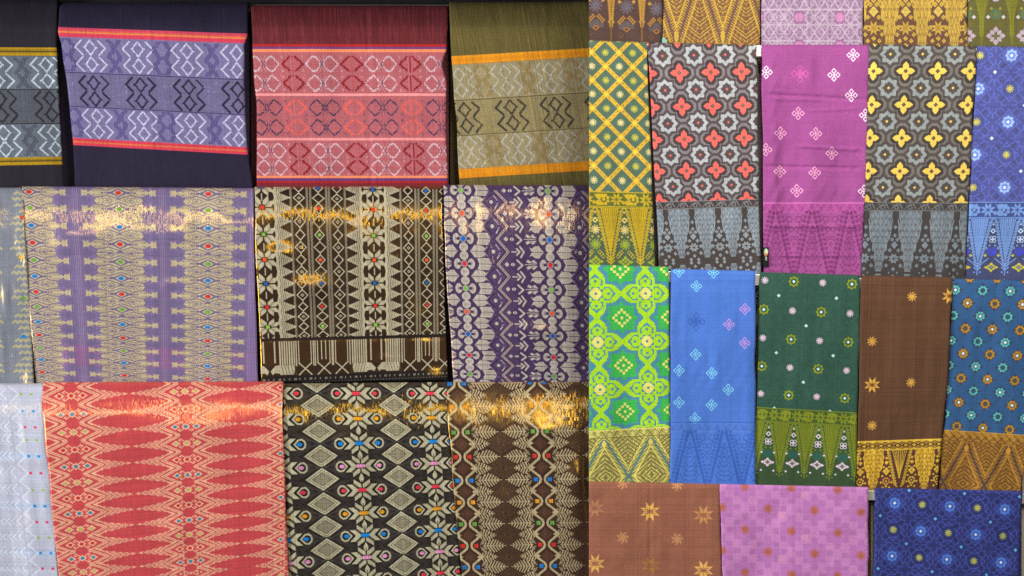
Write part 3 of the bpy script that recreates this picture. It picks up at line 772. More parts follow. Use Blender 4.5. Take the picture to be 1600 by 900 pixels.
def p_yellowflower():
    W, H = 178, 364
    c = p_tiles((242, 202, 92), ((84, 77, 73), (118, 113, 108), (146, 154, 154), (120, 96, 66)), 8, 43, 50.6, 52.3, W, H, 0, 2)
    bw = (70, 66, 64); fw = (124, 136, 144)
    b_leafrope(c, 250, 264, bw, (118, 122, 122), 22)
    b_panel(c, 264, 360, (68, 63, 62), fw, [-14, 33, 80, 131, 178], 18.5, [9.5, 57, 106, 155], (122, 136, 144), 4)
    grain(c, .06, .02, .02, 22); return c
def p_magenta():
    W, H = 172, 362
    c = Canvas(W, H, (158, 78, 142)); lt = (242, 206, 226)
    X, Y = c.grid(); c.fill(((tri(X / 2.0) > .5) * .05).astype(np.float32), (220, 120, 190))
    for (x, y, k) in ((1333, 86, 1), (1197, 113, 1), (1303, 117, 1), (1330, 149, 1), (1247, 177, 0), (1219, 208, 0), (1274, 209, 0), (1352, 180, 1), (1299, 239.5, 0), (1218, 268, 0), (1272, 270, 0), (1244, 298, 0), (1349, 299, 1), (1196, 234, 0)):
        bud4(c, x - 1190 + (y - 70) * .004, y - 70, 9.8, (248, 224, 238) if k else (236, 172, 204), w=1.6 if k else 1.4)
    bud4(c, 60, 45, 14, (206, 96, 170), w=1.3); bud4(c, 60, 45, 8, (208, 100, 172), w=1.2); bud4(c, 157, 170, 10, (206, 106, 170), a=.6)
    fg = (130, 56, 112); bg = (162, 82, 144)
    b_curl(c, 248, 262, (160, 70, 138), (188, 96, 164), 15, 3, 1.3); c.rect(-30, 246, 999, 248, (206, 110, 178))
    b_swirl(c, 263, 360, bg, fg, [22, 79, 137, 194], 57.5)
    pass
    grain(c, .035, .008, .012, 23); return c
def p_bluebuds():
    W, H = 140, 335
    c = Canvas(W, H, (78, 122, 208)); cy = (132, 212, 240); li = (206, 150, 226)
    for (x, y, k) in ((1061, 424, 0), (1115, 426, 0), (1088, 447, 0), (1164, 483, 1), (1139, 507, 1), (1163.6, 536, 1), (1087, 554, 0), (1061, 579, 0), (1112, 583, 0), (1138, 609, 0), (1061, 629, 0), (1112, 633, 0), (1086, 654, 0)):
        bud4(c, x - 1048, y - 421, 8.8, li if k else cy, w=1.3)
    bud4(c, 40, 82, 14, (58, 98, 184), w=1.4); bud4(c, 40, 82, 8, (60, 100, 186), w=1.2)
    fg = (60, 100, 186); b_curl(c, 241, 254, (70, 112, 198), (92, 134, 214), 14, 3, 1.1); c.rect(-30, 238.5, 999, 240, (62, 104, 190))
    b_swirl(c, 255, 335, (80, 124, 210), fg, [30, 84, 138], 54)
    grain(c, .035, .010, .012, 24); return c
def p_lime():
    cell = 78.0 / 36
    t = Canvas(78, 78, (166, 214, 38), 1 / cell, hard=True, pad=0)
    gr, te, lm, ye = (62, 176, 78), (74, 140, 156), (166, 214, 38), (226, 216, 112)
    for (sx, sy) in ((39, 39),):
        t.star(sx, sy, 36, 25, 4, te); t.poly([(sx - 24, sy - 24), (sx + 24, sy - 24), (sx + 24, sy + 24), (sx - 24, sy + 24)], te)
    D4 = ((0, -1), (0, 1), (1, 0), (-1, 0))
    for X0 in (0, 78):
        for Y0 in (0, 78):
            for dx, dy in D4:
                Q = [(6, -16), (22, -16), (29, -9), (34, -4.6), (40, -4.6), (40, 4.6), (34, 4.6), (29, 9), (22, 16), (6, 16)]
                t.poly([(X0 + (a if dx else b) * (dx or 1), Y0 + (b if dx else a) * (dy or 1)) for a, b in Q], lm)
    t.star(39, 39, 31.5, 27.5, 8, te); t.poly([(39 + a, 39 + b) for a, b in ((-33, 0), (-24, -9), (-24, -23), (-9, -24), (0, -33), (9, -24), (24, -23), (24, -9), (33, 0), (24, 9), (24, 23), (9, 24), (0, 33), (-9, 24), (-24, 23), (-24, 9))], te)
    t.poly([(39 + a, 39 + b) for a, b in ((-26, 0), (-19, -7), (-19, -18.5), (-7, -19), (0, -26), (7, -19), (19, -18.5), (19, -7), (26, 0), (19, 7), (19, 18.5), (7, 19), (0, 26), (-7, 19), (-19, 18.5), (-19, 7))], gr)
    for k in range(-3, 4):
        for q in (-1, 1): t.rect(39 + k * 4.33 - 2, 39 + q * (13 - abs(k) * 4.33) - 2, 39 + k * 4.33 + 2, 39 + q * (13 - abs(k) * 4.33) + 2, ye)
    t.rect(36, 36, 42, 42, ye)
    for X0 in (0, 78):
        for Y0 in (0, 78):
            t.rect(X0 - 13, Y0 - 13, X0 + 13, Y0 + 13, te)
            for dx, dy in D4:
                def TT(Q): return [(X0 + (a if dx else b) * (dx or 1), Y0 + (b if dx else a) * (dy or 1)) for a, b in Q]
                t.poly(TT([(8, -11), (20, -11), (26, -6), (31, 0), (26, 6), (20, 11), (8, 11)]), te)
                t.poly(TT([(9, 0), (12, -6.5), (20, -8.6), (27.5, 0), (20, 8.6), (12, 6.5)]), lm)
                t.rect(X0 + dx * 18.5 - 2.2, Y0 + dy * 18.5 - 2.2, X0 + dx * 18.5 + 2.2, Y0 + dy * 18.5 + 2.2, te)
            for q in (-1, 1):
                for r in (-1, 1): t.rect(X0 + q * 9.7 - 2.4, Y0 + r * 9.7 - 2.4, X0 + q * 9.7 + 2.4, Y0 + r * 9.7 + 2.4, lm)
            t.ell(X0, Y0, 8.4, 8.4, ye); t.rect(X0 - 2.2, Y0 - 2.2, X0 + 2.2, Y0 + 2.2, te)
    W, H = 132, 342
    c = Canvas(W, H, lm)
    X, Y = c.grid()
    u = np.mod(X - 10.5, 78); v = np.mod((Y - 45) * (78 / 75.5), 78)
    i = np.clip((u / cell).astype(int), 0, t.nx - 1); j = np.clip((v / cell).astype(int), 0, t.ny - 1)
    c.rgb = t.rgb[j, i].copy()
    ol = (206, 200, 108); dk = (116, 112, 62)
    b_curl(c, 263, 276, ol, dk, 18.6, 23, 1.4)
    c.rect(-30, 262, 999, 264, (226, 208, 110))
    b_vee(c, 276, 340, (118, 110, 66), (208, 198, 100), (70, 118, 126), [13.5 - 76, 13.5, 89.5, 165.5], 76, core=(232, 204, 96))
    grain(c, .04, .02, .02, 25); return c
def knot(W, H, K, x0, y0, px=90.0, py=91.0, s=1.0):
    c = Canvas(W, H, K['bg']); L = K['line']; lw = K.get('lw', 1.5); al = K.get('la', 1.0)
    for i in range(-2, int(W / px) + 2):
        for j in range(-2, int(H / py) + 2):
            for h in (0, 1):
                X0, Y0 = x0 + i * px + h * px / 2, y0 + j * py + h * py / 2
                for (dx, dy) in ((-.25, .25), (.25, .25)):               # lobed quatrefoils between the stars
                    c.at(X0 + dx * px, Y0 + dy * py, s, s)
                    for q in range(4):
                        t = q * math.pi / 2
                        ex, ey = math.cos(t) * 8.2, math.sin(t) * 8.2
                        c.line([(ex - math.cos(t) * 4 + math.sin(t) * 4.5, ey - math.sin(t) * 4 + math.cos(t) * 4.5 * -1), (ex + math.sin(t) * 5.2, ey - math.cos(t) * 5.2), (ex + math.cos(t) * 5, ey + math.sin(t) * 5), (ex - math.sin(t) * 5.2, ey + math.cos(t) * 5.2), (ex - math.cos(t) * 4 - math.sin(t) * 4.5, ey - math.sin(t) * 4 + math.cos(t) * 4.5)], lw, L, a=al * .8); c.ell(ex, ey, 2.4, 2.4, L, ring=.9, a=al * .35)
                        c.line([(math.cos(t) * 14, math.sin(t) * 14), (math.cos(t) * 18.5, math.sin(t) * 18.5)], lw, L, a=al)
                    for q in range(4):
                        t = q * math.pi / 2 + math.pi / 4; ct, st = math.cos(t), math.sin(t)
                        c.line([(ct * 11 - st * 5, st * 11 + ct * 5), (ct * 17 - st * 5.5, st * 17 + ct * 5.5)], lw, L, a=al)
                        c.line([(ct * 11 + st * 5, st * 11 - ct * 5), (ct * 17 + st * 5.5, st * 17 - ct * 5.5)], lw, L, a=al)
                        c.line([(ct * 13 - st * 2, st * 13 + ct * 2), (ct * 19 - st * 2, st * 19 + ct * 2)], 3.4, K['shade'], a=al * .8)
                for (dx, dy) in ((0, 0), (.5, 0)):                           # frames round star and pinwheel
                    c.at(X0 + dx * px, Y0 + dy * py, s, s)
                    pts = [(math.cos(k * math.pi / 4 + .39) * (12.5 if k % 2 else 13.5), math.sin(k * math.pi / 4 + .39) * (12.5 if k % 2 else 13.5)) for k in range(8)]
                    c.loop(pts, lw, L, a=al)
                    for k in range(4):
                        t = k * math.pi / 2
                        c.line([(math.cos(t - .33) * 13, math.sin(t - .33) * 13), (math.cos(t) * 18, math.sin(t) * 18), (math.cos(t + .33) * 13, math.sin(t + .33) * 13)], lw, L, a=al)
    for i in range(-2, int(W / px) + 2):
        for j in range(-2, int(H / py) + 2):
            for h in (0, 1):
                X0, Y0 = x0 + i * px + h * px / 2, y0 + j * py + h * py / 2
                c.at(X0, Y0, s, s)
                if K.get('halo'): c.ell(0, 0, 11, 11, K['halo'], a=.25); c.ell(0, 0, 9.6, 9.6, K['halo'], a=.35)
                c.star(0, 0, 9.2, 6.8, 8, K['star']); c.star(0, 0, 5.8, 4.4, 8, K['starin']); c.dia(0, 0, 2.8, 2.8, K['cen'])
                c.at(X0 + px / 2, Y0, s, s); pinwheel(c, 0, 0, 5.2, K['pin'], 10, w=1.3)
            for (dx, dy) in ((-.25, .25), (.25, .75)):
                c.at(x0 + i * px + dx * px, y0 + j * py + dy * py, s, s).dia(0, 0, 3, 3, K['dia'])
    c.at(); return c
def p_darkgreen():
    W, H = 176, 346
    c = knot(W, H, dict(bg=(50, 84, 70), line=(48, 100, 84), shade=(48, 80, 68), lw=1.0, la=.7, star=(140, 150, 32), starin=(44, 84, 70), cen=(206, 236, 234), pin=(222, 196, 214), dia=(196, 232, 230)), 54, 16.5, 91, 91)
    b_floral(c, 221, 246, (70, 92, 40), (130, 142, 36), 38, 12)
    b_rebung(c, 246, 338, (58, 82, 52), (128, 140, 38), [2.5, 44, 85.5, 127, 169], 21)
    b_gapmotifs(c, [23.5, 65, 106, 147.5], 248, 84, [(220, 206, 222), (224, 210, 224), (224, 208, 224), (110, 128, 40), (224, 200, 218), (48, 96, 78)], 'white')
    grain(c, .05, .02, .02, 26); return c
def p_royal():
    W, H = 110, 368
    c = knot(W, H, dict(bg=(80, 86, 150), line=(98, 110, 198), shade=(78, 80, 116), star=(170, 200, 250), starin=(110, 140, 226), cen=(240, 246, 255), pin=(214, 206, 92), dia=(214, 226, 248), halo=(120, 150, 240)), 56, 15, 99, 104, 1.12)
    bl = (120, 158, 222)
    b_floral(c, 246, 274, (70, 84, 140), bl, 47, 10)
    b_rebung(c, 274, 364, (70, 76, 112), bl, [20 - 44, 20, 64, 108], 22)
    b_gapmotifs(c, [-2, 42, 86], 276, 84, [(176, 208, 240), (190, 218, 244), (180, 206, 240), (126, 160, 220), (198, 190, 74), (72, 78, 184)], 'blue')
    grain(c, .05, .02, .02, 27); return c
def p_indigo():
    W, H = 240, 150
    c = knot(W, H, dict(bg=(50, 56, 112), line=(72, 86, 176), shade=(44, 48, 88), star=(88, 134, 214), starin=(62, 92, 178), cen=(226, 236, 255), pin=(186, 188, 96), dia=(98, 184, 244), halo=(74, 114, 224)), 33, 24, 86, 83.5)
    grain(c, .06, .02, .02, 28); return c
def p_darkbrown():
    W, H = 146, 334
    c = Canvas(W, H, (96, 66, 46)); go = (226, 174, 72); yl = (222, 184, 62)
    for (x, y, k) in ((635, 131, 0), (481, 306, 0), (631, 468, 0), (480, 633, 0), (481, 475, 1), (785, 128, 1)):
        X0, Y0 = x / 2.5 + 1170 - 1348 + (y / 2.5 - 20) * .033, y / 2.5 + 410 - 431
        if k: star8(c, X0, Y0, 13.5, go, cut=(150, 96, 46))
        else: pinwheel(c, X0, Y0, 7, go, 9, w=1.4)
    c.rect(-30, 257, 999, 340, (96, 60, 44)); c.rect(-30, 256, 999, 258.5, yl); 
    c.rect(-30, 258.5, 999, 270, yl)
    for k in range(-1, 14):
        x = k * 13.0 + 4
        for (a, b) in (((0, 259), (13, 264.5)), ((13, 264.5), (0, 270)), ((13, 259), (0, 264.5)), ((0, 264.5), (13, 270))): c.line([(x + a[0], a[1]), (x + b[0], b[1])], 1.3, (92, 58, 40))
        c.ell(x, 264.5, 3.2, 3, (92, 58, 40), ring=1.3); c.line([(x - 3, 264.5), (x + 3, 264.5)], 1, (92, 58, 40))
    c.rect(-30, 270, 999, 272, yl)
    b_panel(c, 272, 334, (92, 58, 46), (224, 182, 54), [26, 106], 15, [], yl, 6)
    b_rebung_only = [66]
    for x in (-14, 66, 146):
        c.at(x, 272)
        for s in (-1, 1):
            for j in range(13):
                v = j * 4.4; w = 14 * (1 - v / 62.0)
                c.line([(s * (w + 1), v + 4.5), (s * (w + 6.5), v - 1)], 1.7, yl)
            for k in range(4): c.line([(s * (1.6 + k * 3.2), 0), (s * .6, 44 - k * 1.0)], 1.2, yl)
    for x in (6, 46, 86, 126):
        c.at(x, 272)
        for (gx, gy, r) in ((0, 12, 2.6), (0, 19, 3.4), (-4, 26, 2), (4, 26, 2), (-6, 40, 2), (6, 40, 2), (-8, 50, 2), (8, 50, 2), (0, 56, 2), (-5, 58, 2), (5, 58, 2)): c.dia(gx, gy, r, r, yl)
        for (gx, gy) in ((0, 29), (0, 36), (-3, 32.5), (3, 32.5)): c.dia(gx, gy, 3, 3, yl)
        petals8(c, 0, 48, 7, yl if x != 46 else (206, 140, 70), None, pr=.22); c.ell(0, 48, 1.5, 1.5, yl)
    c.at(); grain(c, .04, .03, .03, 29); return c
def p_tealflower():
    W, H = 134, 336
    c = Canvas(W, H, (52, 92, 138)); tq = (92, 190, 186); gd = (184, 142, 50)
    X, Y = c.grid(); c.fill(((tri((X + Y) / 3) > .7) * .12).astype(np.float32), (70, 112, 150))
    px, py = 43.0, 40.2
    for i in range(-2, 5):
        for j in range(-1, 8):
            for h in (0, 1):
                x = 2.5 + i * px + (0 if h == 0 else 21); y = 18 + j * py + h * py / 2 + (0 if h == 0 else 0)
                if y > 266: continue
                col = tq if h == 0 else gd
                for k in range(4):
                    t = k * math.pi / 2; c.poly([(x + math.cos(t) * 13, y + math.sin(t) * 13), (x + math.cos(t + .5) * 8, y + math.sin(t + .5) * 8), (x + math.cos(t - .5) * 8, y + math.sin(t - .5) * 8)], (58, 74, 104))
                c.ell(x, y, 8.6, 8.6, (60, 70, 92) if h == 0 else (92, 72, 70))
                petals8(c, x, y, 8.2, col, (222, 240, 240) if (i + j) % 2 == 0 else None, pr=.25)
                if (i + j) % 2: c.dia(x, y, 1.6, 1.6, (50, 100, 120))
    bg = (116, 78, 40); fg = (178, 132, 52)
    c.rect(-30, 247, 999, 336, fg)
    for k in range(-1, 12):
        x = k * 13.0
        c.line([(x, 248), (x + 9, 257), (x + 17, 263)], 1.2, bg); c.line([(x, 262), (x + 8, 254), (x + 13, 262)], 1.2, bg); c.line([(x + 4, 259), (x + 9, 259), (x + 7, 256.5)], 1, bg)
    c.rect(-30, 262.5, 999, 263.5, bg); c.rect(-30, 246, 999, 247.5, (196, 150, 66))
    b_vee(c, 264, 334, bg, fg, (84, 66, 66), [-25, 43, 111, 179], 68, core=(206, 150, 48))
    grain(c, .06, .02, .02, 30); return c
def p_tan():
    W, H = 215, 155
    c = Canvas(W, H, (152, 98, 76)); cr = (218, 158, 98)
    X, Y = c.grid(); c.fill((np.clip(1 - np.abs(X - 150) / 60, 0, 1) * .15).astype(np.float32), (150, 88, 76))
    for (x, y) in ((53, 5), (138, 8), (53, 90), (138, 92.5)): pinwheel(c, x, y, 8.6, (198, 140, 96), 7, w=2.4)
    star8(c, 9.5, 44, 15.5, (184, 128, 92), cut=(152, 98, 76)); star8(c, 95.5, 49.5, 16.5, (236, 184, 88), cut=(152, 98, 76)); star8(c, 179, 55, 16.5, (204, 146, 88), cut=(152, 98, 76))
    star8(c, 10, 131, 16.5, (230, 176, 96), cut=(152, 98, 76)); star8(c, 97, 134, 16, (166, 116, 62), cut=(152, 98, 76)); star8(c, 179, 141, 16.5, (234, 182, 92), cut=(152, 98, 76))
    grain(c, .05, .02, .03, 31); return c
def p_lilac():
    W, H = 240, 150
    c = Canvas(W, H, (206, 138, 196)); dk = (186, 118, 184)
    px, py = 72.4, 67.4
    r = random.Random(2)
    for i in range(-1, 5):
        for j in range(-1, 4):
            for h in (0, 1):
                x, y = 42 + i * px + h * px / 2, 3 + j * py + h * py / 2 + i * 2.6 + h * 1.3
                for (dx, dy) in ((-1, 0), (1, 0), (0, -1), (0, 1), (0, 0)): c.rect(x + dx * 11 - 6.5, y + dy * 11 - 6, x + dx * 11 + 6.5, y + dy * 11 + 6, (194, 125, 189))
                for (dx, dy) in ((-24, 0), (24, 0), (0, 21), (0, -21), (-12, -11), (12, 11), (12, -11), (-12, 11)): c.rect(x + dx - 5, y + dy - 4.2, x + dx + 5, y + dy + 4.2, dk, a=.8)
                if (h + i) % 2: c.rect(x + 15, y + 6, x + 27, y + 16, (218, 148, 190), a=.8)
    for i in range(-1, 5):
        for j in range(-1, 4):
            for h in (0, 1):
                x, y = 42 + i * px + h * px / 2, 3 + j * py + h * py / 2 + i * 2.6 + h * 1.3
                c.ell(x, y, 3.6, 3.6, (184, 104, 84)); pinwheel(c, x, y, 7.2, (184, 104, 84), 11, w=1.4)
    grain(c, .05, .01, .012, 32); return c
# ---- the strip of borders along the top right
def p_topdark():
    W, H = 120, 74
    c = Canvas(W, H, (100, 76, 68)); go = (212, 160, 72); sl = (128, 118, 132)
    for x in (35, 83, 131):
        c.at(x, -60)
        for s in (-1, 1):
            for j in range(22):
                v = 30 + j * 4.0; w = max(1.5, 7.4 * (1 - (v - 40) / 80.0)); 
                if v < 100: c.line([(s * 1.6, v + 4), (s * w, v - 1.5)], 2.0, go)
            c.line([(s * .9, 50), (s * .9, 92)], 1.2, go)
        c.dia(0, 94, 4.2, 5.5, go, ring=1.8); c.line([(0, 98), (0, 132)], 2.2, (150, 108, 52))
    for k, x in enumerate((11, 59, 106)):
        y = 8 + k * 3
        pinwheel(c.at(), x, y, 10, sl, 10, w=2.0)
        for s in (-1, 1):
            c.dia(x + s * 11, y - 8, 3.4, 3.4, go)
            for q in range(4):
                for r in range(2): c.dia(x + s * (5 + q * 2.6 + r * 2.4 * -1) , y + 15 + q * 2.8 + r * 2.6, 2.0, 2.0, (206, 150, 70))
        for (dx, dy) in ((0, 26), (-7, 31), (7, 31)): c.ell(x + dx, y + dy, 5.5, 4.2, (116, 108, 112), a=.8)
        c.dia(x, y + 35, 4.6, 3.4, (196, 130, 66), ring=1.8)
        c.dia(x - 9, y + 44, 4, 4, (130, 92, 60), ring=1.4)
    grain(c, .07, .02, .02, 33); return c
def p_topgold():
    W, H = 158, 74
    c = Canvas(W, H, (214, 176, 78))
    b_vee(c, -34, 70, (142, 98, 74), (226, 186, 78), (120, 88, 92), [21 - 72.5, 21, 93.5, 166], 72.5, flip=True, core=(232, 192, 76))
    grain(c, .05, .02, .02, 34); return c
def p_toplace():
    W, H = 164, 74
    c = Canvas(W, H, (178, 142, 176)); wl = (222, 200, 220); dk = (176, 132, 178)
    def cell(x, y, r=3.7):
        c.ell(x, y, r, r * 1.1, (208, 182, 208), ring=1.6); c.ell(x, y, 1.4, 1.6, dk, ring=.9)
    for j in range(-1, 7):
        for i in range(-1, 14): cell(i * 13.2 + (6.6 if j % 2 else 0) + 4, 5 + j * 11.2 + (1 if j % 2 else 0))
    for i in range(-2, 8):
        for y0, y1, s in ((-12, 15, 1), (39, 63, 1), (15, 39, -1), (63, 87, -1)):
            x = 30 + i * 31.8
            c.line([(x, y0), (x + 15.9, y1)], 1.9, wl); c.line([(x, y1), (x + 15.9, y0)], 1.9, wl)
            c.line([(x + 15.9, y0), (x + 31.8, y1)], 1.9, wl); c.line([(x + 15.9, y1), (x + 31.8, y0)], 1.9, wl)
    for y in (15, 39, 63.5): c.rect(-30, y - 1.2, W + 9, y + 1.2, wl)
    for i in range(-1, 4):
        for y in (27, 72):
            x = 61.5 + i * 63.5
            c.poly([(x - 9, y), (x - 5.5, y - 10), (x + 5.5, y - 10), (x + 9, y), (x + 5.5, y + 10), (x - 5.5, y + 10)], (172, 122, 166)); petals8(c, x, y, 7.4, (230, 156, 206), None, pr=.34); c.ell(x, y, 5, 5, (230, 156, 206))
            c.dia(x + 25, y, 5.6, 4.4, wl, ring=1.4); c.dia(x - 25, y, 5.6, 4.4, wl, ring=1.4)
    c.fill((tri(c.grid()[0] / 1.6) > .7) * .15, wl)
    grain(c, .05, .02, .02, 35); return c
def p_topyellow():
    W, H = 168, 76
    br = (126, 90, 70); ye = (232, 194, 84)
    c = Canvas(W, H, br)
    b_panel(c, -56, 74, br, ye, [-8, 42, 93, 143], 21, [], ye, 8)
    for x in (17, 67, 118, 163):
        c.at(x, 0)
        for (gx, gy, r) in ((-5, 7, 4.2), (5, 7, 4.2), (0, 1, 4), (-9, 27, 3.8), (8, 27, 3.8), (-12, 43, 3.8), (12, 43, 3.8), (-13, 54, 3.6), (13, 54, 3.6), (0, 60, 3.8), (-9, 64, 3.6), (9, 64, 3.6), (0, 70, 3)):
            c.dia(gx, gy, r, r * 1.08, ye); c.dia(gx, gy, .9, .9, br)
        for (gx, gy) in ((0, 13.5), (0, 22.5), (-4, 18), (4, 18)): c.dia(gx, gy, 4, 4.3, (246, 214, 104))
        star8(c, 0, 44, 12.5, ye); c.ell(0, 44, 3.5, 3.5, (206, 160, 70))
    c.at(); grain(c, .05, .02, .02, 36); return c
def p_topgreen():
    W, H = 110, 76
    c = Canvas(W, H, (116, 112, 62)); 
    X, Y = c.grid()
    for x in (-22, 24, 71): 
        c.at(x, 0)
        for j in range(16):
            for s in (-1, 1): c.line([(s * 1, j * 4 - 2), (s * max(2.5, 11 - j * .9), j * 4 - 8)], 2.4, (156, 156, 48), a=.75)
        c.line([(0, 0), (0, 70)], 2.4, (148, 146, 46), a=.7)
    for x in (0, 46, 93):
        c.at(x, 0); c.ell(0, 22, 9, 8, (104, 138, 104), a=.8); c.ell(0, 22, 4, 3, (136, 142, 70), a=.8)
        for s in (-1, 1):
            c.dia(s * 12, 26.5, 3.4, 3.6, (240, 226, 232)); c.dia(s * 7, 13, 3, 3, (176, 172, 62)); c.ell(s * 8, 38, 5, 4, (128, 118, 54), a=.7)
        c.ell(0, 0, 5, 2.4, (222, 206, 216))
        for k in range(8):
            t = k * math.pi / 4; r = 1.0 if k % 2 == 0 else .74
            cx, cy = math.cos(t) * 10.4 * r, 56 + math.sin(t) * 10 * r
            ct, st = math.cos(t), math.sin(t)
            c.poly([(cx - ct * 5, cy - st * 5), (cx - st * 4.4, cy + ct * 4.4), (cx + ct * 5.2, cy + st * 5.2), (cx + st * 4.4, cy - ct * 4.4)], (216, 194, 210))
        c.ell(0, 56, 2.6, 2.6, (130, 128, 60))
    c.at(); grain(c, .06, .02, .02, 37); return c
# ---------------------------------------------------------------- helpers for geometry and tags
def P(px, py, d):
    """a photograph point at depth d (metres in front of the wall) as a world position"""
    k = (CAM_D - d) / CAM_D
    return ((px - 800) / 1000 * k, -d, (450 - py) / 1000 * k)
def tag(o, label, cat=None, group=None, kind=None):
    if label: o['label'] = label
    if cat: o['category'] = cat
    if group: o['group'] = group
    if kind: o['kind'] = kind
def mesh_obj(name, verts, faces, mat, parent=None, smooth=False):
    me = bpy.data.meshes.new(name); me.from_pydata(verts, [], faces); me.materials.append(mat)
    if smooth: me.polygons.foreach_set('use_smooth', [True] * len(me.polygons))
    o = bpy.data.objects.new(name, me); scene.collection.objects.link(o); o.parent = parent
    return o
def box(name, x0, x1, y0, y1, z0, z1, mat, parent=None, bev=0.0):
    bm = bmesh.new(); bmesh.ops.create_cube(bm, size=1)
    for v in bm.verts: v.co = ((x0 + x1) / 2 + v.co.x * (x1 - x0), (y0 + y1) / 2 + v.co.y * (y1 - y0), (z0 + z1) / 2 + v.co.z * (z1 - z0))
    if bev: bmesh.ops.bevel(bm, geom=bm.edges[:], offset=bev, segments=2, affect='EDGES', profile=.7)
    me = bpy.data.meshes.new(name); bm.to_mesh(me); bm.free(); me.materials.append(mat)
    o = bpy.data.objects.new(name, me); scene.collection.objects.link(o); o.parent = parent
    return o
def nodes(name):
    m = bpy.data.materials.new(name); m.use_nodes = True; nt = m.node_tree; nt.nodes.clear()
    out = nt.nodes.new('ShaderNodeOutputMaterial')
    def N(t, **kw):
        n = nt.nodes.new('ShaderNode' + t)
        for k, v in kw.items():
            if k.startswith('i_'):
                n.inputs[int(k[2:])].default_value = v
            else: setattr(n, k, v)
        return n
    return m, nt, N, nt.links.new, out
def s2l(c): return tuple(((v / 255) / 12.92 if v / 255 <= .04045 else ((v / 255 + .055) / 1.055) ** 2.4) for v in c)
def plain_mat(name, col, rough=.6, metal=0.0, noise=.1, nscale=40):
    m, nt, N, L, out = nodes(name)
    p = N('BsdfPrincipled'); p.inputs['Roughness'].default_value = rough; p.inputs['Metallic'].default_value = metal
    tc = N('TexCoord'); nz = N('TexNoise'); nz.inputs['Scale'].default_value = nscale; nz.inputs['Detail'].default_value = 5
    L(tc.outputs['Object'], nz.inputs['Vector'])
    mx = N('MixRGB', blend_type='MULTIPLY'); mx.inputs[0].default_value = 1; mx.inputs[1].default_value = (*s2l(col), 1)
    mr = N('MapRange'); mr.inputs['To Min'].default_value = 1 - noise * 2; mr.inputs['To Max'].default_value = 1 + noise * 2
    L(nz.outputs['Fac'], mr.inputs['Value']); L(mr.outputs[0], mx.inputs[2]); L(mx.outputs[0], p.inputs['Base Color'])
    bp = N('Bump'); bp.inputs['Strength'].default_value = .15; bp.inputs['Distance'].default_value = .001; L(nz.outputs['Fac'], bp.inputs['Height']); L(bp.outputs[0], p.inputs['Normal'])
    L(p.outputs[0], out.inputs[0]); return m
